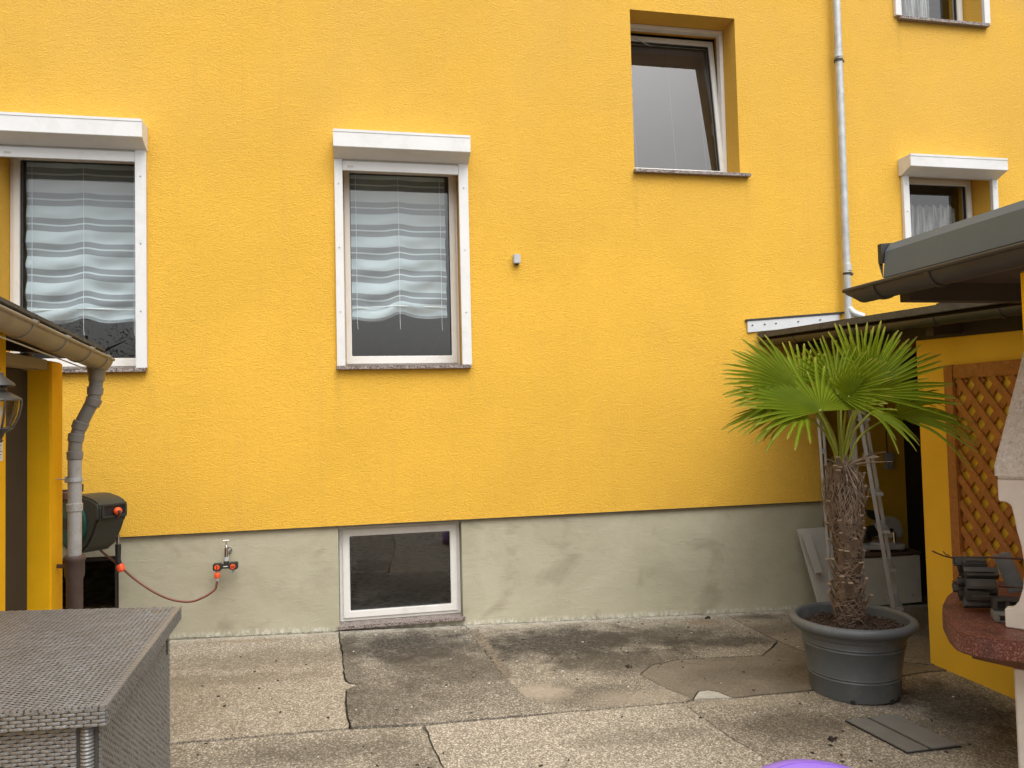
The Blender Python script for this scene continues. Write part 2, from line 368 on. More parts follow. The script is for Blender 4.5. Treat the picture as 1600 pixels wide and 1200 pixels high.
# ------------------------------------------------------------------ ground and slabs
def gz(x): return .045 - .033*max(-4, min(6, x))
ground = tag(MB().build('ground', None), kind='structure')
mb = MB()
xs = [-150, -4, -2, 0, 2, 4, 6, 150]; ys = [-150, -9, .9, 150]
for i in range(len(xs)-1):
    for j in range(len(ys)-1):
        mb.quad(*[(x, y, gz(x)-.03) for x, y in ((xs[i], ys[j]), (xs[i+1], ys[j]), (xs[i+1], ys[j+1]), (xs[i], ys[j+1]))])
bpy.data.objects.remove(ground)
gm = concrete('yard_underlay', (.09, .08, .06), (.04, .034, .026), .3)
ground = tag(mb.build('ground', gm), kind='structure')
DK = (.060, .050, .036); DK2 = (.036, .031, .024); BR = (.20, .125, .06); LT = (.36, .31, .235)
slab_defs = [
 # (poly, base, dark, speck, stains)
 ([(-3.6,-.03),(-.125,.0),(-.115,-.21),(-.09,-.62),(-.075,-1.0),(-.045,-1.10),(.005,-1.13),(-.065,-1.20),(-.06,-1.5),(-.04,-1.745),(-.86,-1.775),(-3.6,-1.85)],
  (.325,.280,.212), (.222,.190,.138), .80, [(-.9,-.9,.9,.12,.5,(.12,.098,.066)), (-.5,-.55,.7,.22,.5,(.12,.098,.066)), (-.75,-.12,.35,.05,.5,BR), (-1.0,-1.2,.4,.5,.35,(.14,.11,.07))]),
 ([(-.125,.0),(.775,.0),(.79,-.12),(.80,-.5),(.81,-.73),(.85,-1.23),(.90,-1.55),(.97,-1.735),(.31,-1.765),(-.04,-1.745),(-.06,-1.5),(-.065,-1.20),(.005,-1.13),(-.045,-1.10),(-.075,-1.0),(-.09,-.62),(-.115,-.21)],
  (.228,.202,.160), (.140,.122,.093), .72, [(.32,-.42,.55,.45,1,DK2), (.60,-.95,.55,.5,.75,DK), (.1,-1.45,.35,.35,.6,DK), (-.05,-.9,.10,.8,.6,DK)]),
 ([(.775,.0),(2.82,.0),(2.81,-.35),(2.83,-.76),(2.68,-.92),(2.55,-1.04),(2.24,-1.03),(1.98,-1.02),(1.77,-1.10),(1.64,-1.25),(1.71,-1.52),(1.78,-1.68),(1.72,-1.71),(.97,-1.735),(.90,-1.55),(.85,-1.23),(.81,-.73),(.80,-.5),(.79,-.12)],
  (.255,.224,.172), (.158,.135,.102), .68, [(1.35,-.55,.8,.42,1,DK2), (2.1,-.50,.6,.30,.8,DK), (1.6,-.98,.55,.25,.8,DK), (2.5,-.72,.5,.14,.8,DK2), (1.2,-1.5,.4,.2,.5,DK), (1.0,-1.45,.16,.14,.85,LT), (1.5,-1.6,.35,.13,.5,LT), (2.55,-.22,.22,.10,.5,BR), (1.15,-.10,.22,.05,.6,LT)]),
 ([(1.64,-1.25),(1.77,-1.10),(1.98,-1.02),(2.24,-1.03),(2.55,-1.04),(2.68,-.92),(2.83,-.76),(2.88,-1.10),(3.6,-1.45),(3.6,-1.50),(3.40,-1.50),(2.9,-1.60),(2.48,-1.67),(2.0,-1.695),(1.97,-1.60),(1.92,-1.56),(1.86,-1.57),(1.78,-1.68),(1.71,-1.52)],
  (.205,.175,.130), (.150,.126,.092), .18, [(2.3,-1.35,.5,.2,.35,DK), (2.9,-1.3,.3,.3,.4,DK)]),
 ([(1.78,-1.68),(1.86,-1.57),(1.92,-1.56),(1.97,-1.60),(2.0,-1.695)], (.50,.49,.43), (.36,.34,.28), .1, []),
 ([(2.82,.0),(5.3,.0),(5.3,.52),(6.,.52),(6.,-1.2),(3.6,-1.44),(2.88,-1.10),(2.83,-.76),(2.81,-.35)],
  (.250,.210,.150), (.165,.135,.095), .35, [(3.05,-.12,.16,.12,.8,DK), (3.0,-.5,.3,.2,.5,DK)]),
 ([(-3.6,-1.86),(-.86,-1.785),(-.04,-1.755),(.31,-1.775),(.33,-2.0),(.36,-2.30),(.45,-3.2),(.5,-5.6),(-3.6,-5.6)],
  (.275,.240,.185), (.195,.168,.124), .85, [(-.2,-2.0,.4,.18,.6,DK), (.2,-2.2,.2,.4,.4,DK)]),
 ([(.31,-1.775),(.97,-1.745),(1.72,-1.72),(1.70,-1.74),(1.73,-2.12),(1.79,-2.47),(1.9,-3.4),(2.0,-5.6),(.5,-5.6),(.45,-3.2),(.36,-2.30),(.33,-2.0)],
  (.320,.282,.220), (.255,.222,.170), 1.0, [(1.3,-2.1,.4,.12,.35,DK)]),
 ([(1.72,-1.72),(1.78,-1.69),(2.0,-1.70),(2.48,-1.68),(2.9,-1.61),(3.40,-1.51),(3.6,-1.51),(6,-1.51),(6,-5.6),(2.0,-5.6),(1.9,-3.4),(1.79,-2.47),(1.73,-2.12),(1.70,-1.74)],
  (.285,.248,.190), (.185,.156,.114), .85, [(2.1,-2.1,.4,.2,.7,DK), (3.15,-1.95,.38,.45,.9,DK2), (2.85,-2.3,.3,.4,.5,DK), (2.2,-1.76,.5,.05,.4,LT)]),
 ([(-3.6,-5.61),(6,-5.61),(6,-9),(-3.6,-9)], (.25,.21,.155), (.17,.14,.10), .6, []),
]
from mathutils.geometry import tessellate_polygon
for si, (poly, base, dark, sp, stains) in enumerate(slab_defs):
    pts = []
    n = len(poly)
    for i in range(n):
        a, b = poly[i], poly[(i+1) % n]
        if (a[0], a[1]) > (b[0], b[1]): rev = True; p, q = b, a
        else: rev = False; p, q = a, b
        L = math.dist(p, q); m_ = max(1, min(60, int(L/.05)))
        seg = []
        for t in range(m_+1):
            x = p[0]+(q[0]-p[0])*t/m_; y = p[1]+(q[1]-p[1])*t/m_
            if 0 < t < m_ and L < 4:
                x += (noise.noise((x*14, y*14, 0)))*.008 + (noise.noise((x*47, y*47, 4)))*.003; y += (noise.noise((x*14, y*14, 9)))*.008 + (noise.noise((x*47, y*47, 14)))*.003
            seg.append((x, y))
        if rev: seg.reverse()
        pts += seg[:-1]
    # inset to leave the joint
    area = sum(pts[i-1][0]*pts[i][1]-pts[i][0]*pts[i-1][1] for i in range(len(pts)))
    sgn = 1 if area > 0 else -1; ip = []
    for i in range(len(pts)):
        a, b, c_ = Vector(pts[i-1]), Vector(pts[i]), Vector(pts[(i+1) % len(pts)])
        d = (c_-a); d = d.normalized() if d.length > 0 else Vector((1, 0)); nn = Vector((-d.y, d.x))*sgn
        gap = .0042 + .0028*noise.noise((b.x*3, b.y*3, 2)) + max(0, .006*noise.noise((b.x*11, b.y*11, si)))
        if b.x < .32 and -1.88 < b.y < -1.70: gap += .007
        if (b.x > .95 and -1.78 < b.y < -1.68 and b.x < 1.75) or (.8 < b.x < .97 and b.y < -1.28 and b.y > -1.74): gap = .0002
        ip.append(b + nn*gap)
    h = .0015*((si*7) % 4)
    top = [(p.x, p.y, gz(p.x)+h) for p in ip]; bot = [(p.x, p.y, gz(p.x)-.04) for p in ip]; N = len(top)
    s_ = MB(); tris = tessellate_polygon([[Vector(p) for p in top]])
    fs = [tuple(t) for t in tris] + [(i, (i+1) % N, N+(i+1) % N, N+i) for i in range(N)]
    s_.add(top+bot, fs)
    s_.build('slab', concrete('concrete_slab', base, dark, sp, stains), ground)
# crumbled mortar line and lime flakes at the foot of the house wall
mb = MB(); mk = MB()
x = -2.4
while x < 3.68:
    s = .012 + .02*random.random(); wd = .008+.012*random.random()
    y = .022 - random.random()*.006
    zz = gz(x)
    mb.add([(x, y, zz+.002), (x+s, y, zz+.002), (x+s*.8, y-wd, zz+.005), (x+s*.2, y-wd*.9, zz+.006), (x+s/2, y-.002, zz+.004+.006*random.random()*random.random())],
           [(0, 3, 4), (3, 2, 4), (2, 1, 4), (0, 1, 2, 3)])
    if random.random() < .75:
        mk.add([(x, y-wd, zz+.0065), (x+s*1.5, y-wd-.001, zz+.0065), (x+s*1.5, y-wd-.005*random.random()-.003, zz+.0068), (x, y-wd-.006*random.random()-.001, zz+.0068)], [(0, 1, 2, 3)])
    x += s*.85
tag(mb.build('mortar_crumbs', simple('lime_mortar', (.52, .50, .42), .9, var=.2, vs=40), ground), kind='stuff')
tag(mk.build('crack', simple('crack_dirt', (.03, .025, .02), .95), ground), kind='stuff')
# ragged lumps of the broken channel between the second and third slab
mb = MB()
for i in range(260):
    t = random.random(); cx = .80+.06*t+random.uniform(-.02, .045)*(1-t*.6); cy = -.12-1.05*t
    s = random.uniform(.006, .02)
    mb.obox((cx, cy, gz(cx)+.002), (s, s*.3, 0), (-s*.2, s*.8, 0), (0, 0, random.uniform(.002, .006)))
tag(mb.build('rubble', simple('rubble_mortar', (.17, .14, .10), .9, var=.6, vs=50, dirt=(.05, .04, .03), dscale=30), ground), kind='stuff')
mb = MB()
for i in range(150):
    cx = random.uniform(-1.2, 3.4); cy = random.uniform(-2.6, -.05); s = random.uniform(.003, .009)
    a = random.random()*6.3
    ax = Vector((math.cos(a)*s, math.sin(a)*s, 0)); ay = Vector((-math.sin(a)*s*.5, math.cos(a)*s*.5, 0))
    mb.obox((cx, cy, gz(cx)+.006), ax, ay, (0, 0, .002))
for (cx, cy) in ((2.62, -.12), (2.2, -2.3), (1.62, -1.12)):
    for k in range(9):
        s = random.uniform(.004, .009); a = random.random()*6.3; mb.obox((cx+random.uniform(-.018, .018), cy+random.uniform(-.012, .012), gz(cx)+.010), (s*math.cos(a), s*math.sin(a), .002), (-s*.6*math.sin(a), s*.6*math.cos(a), .003), (0, 0, .004))
tag(mb.build('leaf_litter', simple('dry_litter', (.035, .026, .018), .9), None), 'scattered dark leaf crumbs and grit lying on the concrete slabs', 'litter', kind='stuff')
mb = MB()
for i in range(60):
    cx = random.uniform(-1.2, 3.4); cy = random.uniform(-2.6, -.05); s = random.uniform(.002, .006)
    mb.obox((cx, cy, gz(cx)+.006), (s, s*.3, 0), (-s*.3, s*.6, 0), (0, 0, .002))
tag(mb.build('pebbles', simple('white_chips', (.6, .58, .52), .9), ground), kind='stuff')

# ------------------------------------------------------------------ house
house = empty('house', (0, 0, 0), 'tall yellow rendered house with white windows above a grey cement plinth', 'house')
W = dict(  # opening x0,x1,z0,z1
 w1=(-2.302, -1.422, 1.93, 3.465), w2=(-.07, .81, 1.93, 3.465), w3=(2.19, 3.09, 3.45, 4.735),
 w4=(4.63, 5.46, 4.87, 6.3), w5=(4.62, 5.46, 2.75, 3.56), rec=(3.73, 5.35, -.3, 2.12))
BW = (-.12, .765, .085, .775); BH = (-2.35, -1.566, .20, .665)
def holed(x0, x1, z0, z1, y0, y1, holes, name, m, parent):
    xs = sorted({x0, x1, *[v for h in holes for v in h[:2] if x0 < v < x1]}); zs = sorted({z0, z1, *[v for h in holes for v in h[2:] if z0 < v < z1]})
    solid = lambda i, j: 0 <= i < len(xs)-1 and 0 <= j < len(zs)-1 and not any(h[0] <= (xs[i]+xs[i+1])/2 <= h[1] and h[2] <= (zs[j]+zs[j+1])/2 <= h[3] for h in holes)
    mb = MB()
    for i in range(len(xs)-1):
        for j in range(len(zs)-1):
            if not solid(i, j): continue
            a, b, c_, d = xs[i], xs[i+1], zs[j], zs[j+1]
            mb.quad((a, y0, c_), (b, y0, c_), (b, y0, d), (a, y0, d)); mb.quad((a, y1, c_), (a, y1, d), (b, y1, d), (b, y1, c_))
            if not solid(i-1, j): mb.quad((a, y0, c_), (a, y0, d), (a, y1, d), (a, y1, c_))
            if not solid(i+1, j): mb.quad((b, y0, c_), (b, y1, c_), (b, y1, d), (b, y0, d))
            if not solid(i, j-1): mb.quad((a, y0, c_), (a, y1, c_), (b, y1, c_), (b, y0, c_))
            if not solid(i, j+1): mb.quad((a, y0, d), (b, y0, d), (b, y1, d), (a, y1, d))
    return mb.build(name, m, parent)
PT = .792
wall = holed(-6, 10, PT, 7.2, 0, .36, [W[k] for k in W], 'wall', M['stucco'], house)
holed(-6, 3.73, -.4, PT-.002, .025, .36, [BW, BH], 'plinth', M['plinth'], house)
holed(5.35, 10, -.4, PT-.002, .025, .36, [], 'plinth', M['plinth'], house)
mb = MB(); mb.box(-6, 3.72, .0, .022, PT-.006, PT-.0005)
mb.build('shadow_strip', M['gasket'], house)  # black strip standing in for the shadow line below the yellow render
# shell of the house behind the facade
mb = MB()
mb.box(-6, 10, 6, 6.1, -.4, 7.2); mb.box(-6.1, -6, 0.03, 6.1, -.4, 7.2); mb.box(10, 10.1, .03, 6.1, -.4, 7.2); mb.box(-6.1, 10.1, -.0, 6.1, 7.201, 7.35)
mb.box(-6, 3.2, .37, 6, .83, .9); mb.box(-6, 10, .37, 6, 3.9, 4.0)
mb.box(1.3, 1.4, .37, 6, -.4, 7.2); mb.box(3.6, 3.7, .37, 6, -.4, 7.2)
mb.build('shell', M['interior'], house)
# recess under the lean-to roof
mb = MB(); mb.box(3.70, 4.89, .5, .6, -.4, 2.2); mb.box(4.89, 5.5, .5, .6, 2.06, 2.2)
mb.build('recess_wall', M['shed_yel2'], house)
mb = MB(); mb.box(3.70, 3.728, .365, .5, -.4, 2.2); mb.box(5.36, 5.45, .365, .5, -.4, 2.2); mb.box(3.7, 5.5, .365, .6, 2.21, 2.28)
mb.build('recess_side', M['shed_yel2'], house)
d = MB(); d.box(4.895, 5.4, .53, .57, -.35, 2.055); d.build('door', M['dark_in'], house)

def ring(mb, x0, x1, z0, z1, wd, y0, y1, wb=None, Mx=None):
    wb = wd if wb is None else wb
    o = [(x0, z0), (x1, z0), (x1, z1), (x0, z1)]; i_ = [(x0+wd, z0+wb), (x1-wd, z0+wb), (x1-wd, z1-wd), (x0+wd, z1-wd)]
    vs = [Vector((p[0], y, p[1])) for y in (y0, y1) for p in (o+i_)]
    if Mx is not None: vs = [Mx @ v for v in vs]
    fs = []
    for k in range(4):
        j = (k+1) % 4
        fs += [(k, j, 4+j, 4+k), (8+k, 12+k, 12+j, 8+j), (k, 8+k, 8+j, j), (4+k, 4+j, 12+j, 12+k)]
    mb.add(vs, fs)
def window(name, op, label, yf=.20, fw=.032, sw=.042, tilt=0, sashw=None, sill=True, sillx=(.04, .03), glassm='glass', frm='pvc', sbot=.06):
    x0, x1, z0, z1 = op; e = .003
    m = MB(); ring(m, x0+e, x1-e, z0+e, z1-e, fw, yf, yf+.06)
    o = m.build(name, M[frm], house, bevel=.003, smooth=True)
    if label: o['label'] = label
    sx0, sx1, sz0, sz1 = x0+fw-.008, x1-fw+.008, z0+fw-.008, z1-fw+.008
    T = None
    if tilt: T = Matrix.Translation((0, yf, sz0)) @ Matrix.Rotation(-tilt, 4, 'X') @ Matrix.Translation((0, -yf, -sz0))
    m = MB(); ring(m, sx0, sx1, sz0, sz1, sw, yf-.014, yf+.05, sbot, T)
    m.build('sash', M[frm], o, bevel=.004, smooth=True)
    m = MB(); ring(m, sx0+sw-.001, sx1-sw+.001, sz0+sbot-.001, sz1-sw+.001, .006, yf+.004, yf+.03, None, T); m.build('gasket', M['gasket'], o)
    gx0, gx1, gz0, gz1 = sx0+sw+.003, sx1-sw-.003, sz0+sbot+.003, sz1-sw-.003
    m = MB(); q = [Vector(p) for p in ((gx0, yf+.02, gz0), (gx1, yf+.02, gz0), (gx1, yf+.02, gz1), (gx0, yf+.02, gz1))]
    if T is not None: q = [T @ p for p in q]
    m.quad(*q); pn = m.build('pane', M[glassm], o)
    if sill:
        m = MB(); m.box(x0-sillx[0], x1+sillx[0]+sillx[1], -.045, -.0005, z0-.028, z0-.003); m.box(x0+.002, x1-.002, -.0005, yf-.001, z0+.0005, z0+.0025)
        m.build('sill', M['granite'], o, bevel=.002)
    for fx in (x0+.17, x1-.17):
        if sill:
            m = MB(); m.box(fx-.018, fx+.018, yf-.006, yf-.001, z0+.012, z0+.02); m.build('drain_cap', M['shutter_grey'], o)
    return o, (gx0, gx1, gz0, gz1), T
def shutter(o, bx0, bx1, bz, rails, zr0, inner, drop=.12, depth=.15, hb=.12, ch=.05, slat_z=None):
    """box with chamfered underside on the facade, guide rails and the end bar"""
    m = MB(); prof = [(-.0005, bz), (-depth, bz), (-depth, bz-hb), (-depth*.25, bz-hb-ch), (-.0005, bz-hb-ch)]
    m.prism([(bx0, y, z_) for y, z_ in prof], (bx1-bx0, 0, 0)); b_ = m.build('shutter_box', M['alu_white'], o, bevel=.002)
    m = MB(); m.box(bx0+.002, bx1-.002, -depth-.003, -depth+.02, bz-.016, bz+.003); m.build('lid_edge', M['alu_white'], o, bevel=.001)
    for s, (ra, rb) in enumerate(rails):
        m = MB(); m.box(ra, rb, -.032, -.0005, zr0, bz-hb-.03); rl = m.build('guide_rail', M['alu_white'], o, bevel=.002)
        for q in (.25, .55, .85):
            zz = zr0+(bz-hb-zr0)*q; m = MB(); m.lathe([(.0001, 0), (.004, 0), (.004, .003)], 8, Matrix.Translation(((ra+rb)/2, -.032, zz)) @ Matrix.Rotation(R(90), 4, 'X')); m.build('screw', M['shutter_grey'], o)
    if slat_z:
        a, b_ = slat_z; n = max(1, int(round((a-b_-.06)/.02)))
        m = MB()
        for k in range(n):
            z1_ = a - k*.02; m.box(inner[0], inner[1], -.022, -.012, z1_-.0185, z1_)
        m.build('shutter_slat', M['shutter_grey'], o, bevel=.003)
        m = MB(); m.box(inner[0], inner[1], -.026, -.008, b_, a-n*.02-.001); m.build('end_bar', M['alu_white'], o, bevel=.002)
        m = MB(); m.box(inner[0]+.035, inner[0]+.077, -.028, -.0255, b_+.022, b_+.036); m.build('name_plate', M['shutter_grey'], o)

for dx, lab in ((-2.232, 'leftmost tall window with roller shutter box'), (0, 'middle tall window with roller shutter box')):
    op = tuple(v+(dx if i < 2 else 0) for i, v in enumerate(W['w2']))
    o, g4, T = window('window', op, lab, sillx=(.045, .0))
    shutter(o, -.112+dx, .868+dx, 3.596, ((-.109+dx, -.052+dx), (.792+dx, .862+dx)), 1.928, (-.051+dx, .791+dx), slat_z=(3.455, 3.345))
o, g3, T3 = window('window', W['w3'], 'high recessed window with tilted sash', tilt=R(7), sillx=(.012, .06))
# venetian blind hanging behind the tilted glass
bl = MB(); x0, x1, z0, z1 = g3
zz = z1
while zz > z0:
    q = [T3 @ Vector(p) for p in ((x0, .262, zz), (x1, .262, zz), (x1, .276, zz-.010), (x0, .276, zz-.010))]; bl.quad(*q); zz -= .0165
for xx in (x0+.06, (x0+x1)/2+.02, x1-.09):
    a, b_ = T3 @ Vector((xx, .256, z0)), T3 @ Vector((xx, .256, z1)); bl.bar(a, b_, .003, .003)
tag(bl.build('blind', M['blind'], None), 'brown grey slatted blind hanging behind the tilted upper window', 'blind')
# window stay seen in the gap above the tilted sash
m = MB(); m.tube([(2.3, .28, 4.66), (2.5, .33, 4.62)], .004, 6); m.build('stay', M['alu'], o)
o, g4_, T = window('window', W['w4'], 'uppermost window at the right, cut by the frame', sillx=(.02, .02))
shutter(o, 4.56, 5.53, 6.6, ((4.575, 4.632), (5.462, 5.52)), 4.875, (4.633, 5.461), slat_z=(6.4, 6.3))
o, g5, T = window('window', W['w5'], 'small window with roller box above the grey gutter', sillx=(.03, .02))
shutter(o, 4.553, 5.505, 3.634, ((4.57, 4.628), (5.455, 5.51)), 2.755, (4.629, 5.454), hb=.10, ch=.045, slat_z=None)
# basement windows
o, gb, T = window('window', BW, 'basement window set in the plinth', yf=.115, fw=.035, sw=.05, sill=False, sbot=.05)
m = MB(); m.box(BW[0]-.012, BW[1]+.012, -.012, .113, BW[2]-.022, BW[2]+.001); m.build('sill', M['granite'], o, bevel=.002)
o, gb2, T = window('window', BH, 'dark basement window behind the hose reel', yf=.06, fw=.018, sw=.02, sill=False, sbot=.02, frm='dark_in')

# curtains
def curtain(x0, x1, z0, z1, y, label, n_per, m, cords=(.06, .5, .94), gather=.018, seed=0, group=None):
    NU, NV = 72, 130; v = []; f_ = []; uv = []
    for j in range(NV+1):
        for i in range(NU+1):
            a = i/NU; b_ = j/NV
            tent = sum(math.exp(-((a-c_)/.10)**2) for c_ in cords)
            mid = math.exp(-((a-.5)/.11)**2)
            low = max(0, b_-.15)
            wv = .020*math.sin(b_*n_per*2*math.pi + a*5+seed)*(.3+low)*(1-.6*tent) + .010*noise.noise((a*5+seed, b_*16, 1))*(.4+low)
            side = .006*noise.noise((b_*9, seed, 3))
            zz = z1 - (z1-z0)*b_ + gather*(1.3*mid+.35*tent)*(.25+low) + .006*math.sin(a*9+seed*2+b_*7)*low - .006*math.sin(a*math.pi*2)*low + .010*noise.noise((a*3, b_*4, seed))*low + (.022*(a-.45)*max(0, b_-.7)*3 if seed == 1 else 0)
            v.append((x0+(x1-x0)*a + (side if a < .5 else -side), y+wv, zz)); uv.append((a, b_*n_per))
    for j in range(NV):
        for i in range(NU): k = j*(NU+1)+i; f_.append((k, k+1, k+NU+2, k+NU+1))
    me = bpy.data.meshes.new('curtain'); me.from_pydata(v, [], f_); ul = me.uv_layers.new(name='UVMap')
    for lp in me.loops: ul.data[lp.index].uv = uv[lp.vertex_index]
    for p in me.polygons: p.use_smooth = True
    me.materials.append(m); o = bpy.data.objects.new('curtain', me); COL.objects.link(o); tag(o, label, 'curtain', group)
    for c_ in cords:
        xx = x0+(x1-x0)*c_; mb = MB(); end = z0-.07-.03*random.random()
        mb.tube(smoothpath([(xx, y-.028, z1), (xx+.002, y-.028, (z1+z0)/2), (xx, y-.028, z0), (xx+.006, y-.024, end)], 4), .0016, 5); mb.build('cord', M['cord'], o)
    # hem rod
    mb = MB(); mb.tube([(x0+.01, y-.008, z0+.085), ((x0+x1)/2, y-.012, z0+.085+gather), (x1-.01, y-.008, z0+.092)], .0045, 6); mb.build('hem_rod', M['cord'], o)
    return o
curtain(-.004, .722, 2.30, 3.46, .275, 'striped white voile roman blind in the middle window, hem higher at its right', 6.6, M['curtain'], seed=1, group='striped voile blinds behind the tall windows')
curtain(-2.225, -1.475, 2.27, 3.46, .275, 'striped white voile roman blind in the leftmost window beside the gutter', 6.6, M['curtain'], seed=2, group='striped voile blinds behind the tall windows')
def net(x0, x1, z0, z1, y, label, folds, amp=.012, top=.012):
    NU, NV = 120, 16; v = []; f_ = []
    for j in range(NV+1):
        for i in range(NU+1):
            a = i/NU; b_ = j/NV
            v.append((x0+(x1-x0)*a, y+amp*math.sin(a*folds*6.28+2*noise.noise((a*4, 0, 0)))*(.5+.5*b_), z1-(z1-z0)*b_ + (top*math.sin(a*folds*6.28)*(1-b_)**3)))
    for j in range(NV):
        for i in range(NU): k = j*(NU+1)+i; f_.append((k, k+1, k+NU+2, k+NU+1))
    m_ = MB(); m_.add(v, f_); return tag(m_.build('curtain', M['net'], None, smooth=True), label, 'curtain')
net(4.67, 5.36, 2.78, 3.335, .30, 'short white lace café curtain in the small right window', 9, .02, .02)
net(4.67, 5.20, 4.9, 6.25, .31, 'pale net curtain in the window at the top right corner', 3, .03)
# sensor box on the facade
sb = empty('sensor_box', (1.22, 0, 2.72), 'small grey weathered box fixed alone on the yellow wall', 'wall box')
m = MB(); m.box(-.025, .025, -.045, -.0005, -.035, .035); m.build('housing', M['grey_plastic'], sb, bevel=.004, smooth=True)
m = MB(); m.lathe([(.0001, -.05), (.012, -.045), (.016, -.0355), (.001, -.0355)], 12, Matrix.Translation((0, -.022, 0))); m.build('cable_gland', M['black'], sb)
# rainwater pipe on the house
dp = MB(); px_, py_ = 3.975, -.065
dp.tube(smoothpath([(px_+.012, py_, 7.0), (px_+.010, py_, 4.5), (px_, py_, 2.42), (px_+.004, py_-.005, 2.36), (px_+.03, py_-.03, 2.31), (px_+.09, py_-.07, 2.275)], 5), .030, 16)
pipe = dp.build('downpipe', M['zinc'], house, smooth=True)
for zz in (4.44, 2.66):
    m = MB(); m.lathe([(.0305, zz), (.034, zz+.004), (.034, zz+.06), (.0305, zz+.064)], 16, Matrix.Translation((px_+.006, py_, 0))); m.build('socket', M['zinc'], pipe, smooth=True)
    m = MB(); m.lathe([(.0305, zz-.03), (.036, zz-.03), (.036, zz-.012), (.0305, zz-.012)], 16, Matrix.Translation((px_+.006, py_, 0)))
    m.box(px_+.036, px_+.055, py_-.008, py_+.008, zz-.034, zz-.014); m.build('clamp', M['zinc_dark'], pipe)
# lead/aluminium flashing where the lean-to meets the house
m = MB(); m.prism([(3.10, -.004, 2.163), (3.93, -.004, 2.235), (3.93, -.004, 2.312), (3.10, -.004, 2.252)], (0, -.012, 0))
fl = m.build('flashing', M['flash'], house, bevel=.002)
m = MB(); m.prism([(3.085, -.002, 2.254), (3.97, -.002, 2.317), (3.97, -.002, 2.334), (3.085, -.002, 2.268)], (0, -.022, 0)); m.build('sealant_strip', M['gasket'], house)
for t in (.05, .18, .30, .54, .78):
    m = MB(); m.lathe([(.0001, .006), (.006, .006), (.006, 0)], 8, Matrix.Translation((3.10+.83*t, -.0165, 2.218+.06*t)) @ Matrix.Rotation(R(90), 4, 'X')); m.build('screw', M['zinc_dark'], fl)

# junction box in the recess
jb = empty('junction_box', (4.705, .498, 1.07), 'small grey switch box on the shaded wall inside the recess', 'switch box')
m = MB(); m.box(-.04, .04, -.05, 0, -.02, .06); m.build('housing', M['grey_plastic'], jb, bevel=.005)
m = MB(); m.box(-.035, .035, -.048, 0, -.09, -.025); m.build('socket', M['grey_plastic'], jb, bevel=.005)
m = MB(); m.tube([(0, -.008, .06), (0, -.008, 1.1)], .005, 6); m.build('cable', M['black'], jb)

# ------------------------------------------------------------------ left shed
shl = empty('left_shed', (-1.66, -1.6, 0), 'low yellow shed at the left with brown gutter and dark doorway', 'shed')
SL = (1.66, 1.6, 0)
def off(mb, d): mb.v = [(v[0]+d[0], v[1]+d[1], v[2]+d[2]) for v in mb.v]; return mb
m = MB(); m.box(-1.73, -1.586, -1.1, -.93, -.1, 1.90); off(m, SL).build('pillar', M['shed_yel'], shl, bevel=.008)
m = MB(); m.box(-1.73, -1.586, -6.5, -1.645, -.1, 1.985); off(m, SL).build('wall', M['shed_yel'], shl, bevel=.004)
m = MB(); m.box(-1.735, -1.60, -1.64, -1.105, 1.85, 1.905); off(m, SL).build('lintel', M['wbeam'], shl, bevel=.004)
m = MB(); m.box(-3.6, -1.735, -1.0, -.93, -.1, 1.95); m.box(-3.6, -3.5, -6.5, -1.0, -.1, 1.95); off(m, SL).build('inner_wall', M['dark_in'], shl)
m = MB(); m.box(-1.715, -1.69, -1.62, -1.13, -.05, 1.845); off(m, SL).build('door', M['soffit'], shl)
m = MB(); m.prism([(-3.7, -.93, 2.20), (-1.33, -.93, 1.945), (-1.33, -.93, 1.915), (-3.7, -.93, 2.17)], (0, 0, 0.0001))
m = MB(); m.add([(-3.7, -.96, 2.2), (-1.365, -.96, 1.945), (-1.365, -6.5, 2.32), (-3.7, -6.5, 2.6), (-3.7, -.96, 2.165), (-1.365, -.96, 1.915), (-1.365, -6.5, 2.29), (-3.7, -6.5, 2.565)],
                [(0, 1, 2, 3), (4, 7, 6, 5), (0, 4, 5, 1), (1, 5, 6, 2), (2, 6, 7, 3), (3, 7, 4, 0)])
off(m, SL).build('roof', M['soffit'], shl)
# tiles along the roof edge
for k in range(9):
    y0 = -1.0-.33*k; zt = 1.96+(-.96-y0)*.0677
    m = MB(); m.obox((-1.40, y0-.165, zt+.011), (.055, 0, 0), (0, -.158, .0108), (0, 0, .012)); off(m, SL).build('roof_tile', M['felt'], shl, bevel=.004)
def halfpipe(p0, p1, rad, n=14, rim=.008, thick=.004, endcap=True, lipside=1, cap_out=0):
    """half round gutter running p0 -> p1, open at the top"""
    p0, p1 = Vector(p0), Vector(p1); d = (p1-p0).normalized(); sx = d.cross(Vector((0, 0, 1))).normalized(); up = sx.cross(d)
    mb = MB(); rows = []
    for p in (p0, p1):
        for rr_ in (rad, rad-thick):
            rows.append([p + sx*math.cos(math.pi+math.pi*k/n)*rr_ + up*math.sin(math.pi+math.pi*k/n)*rr_ for k in range(n+1)])
    o0, i0, o1, i1 = rows; N = n+1
    vs = o0+i0+o1+i1; fs = []
    for k in range(n): fs += [(k, k+1, 2*N+k+1, 2*N+k), (N+k, 3*N+k, 3*N+k+1, N+k+1)]
    fs += [(0, 2*N, 3*N, N), (n, N+n, 3*N+n, 2*N+n)]
    mb.add(vs, fs)
    if endcap:
        for ring_ in (o0, o1): mb.add(ring_, [tuple(range(N))])
    return mb, sx, up, d
GA, GB = Vector((-1.36, -1.03, 1.908)), Vector((-1.36, -5.2, 2.19))
mb, sx, up, dd = halfpipe(GA, GB, .062)
gt = off(mb, SL).build('gutter', M['zinc_brown'], shl, smooth=True)
mb = MB(); s_ = 1 if sx.x > 0 else -1
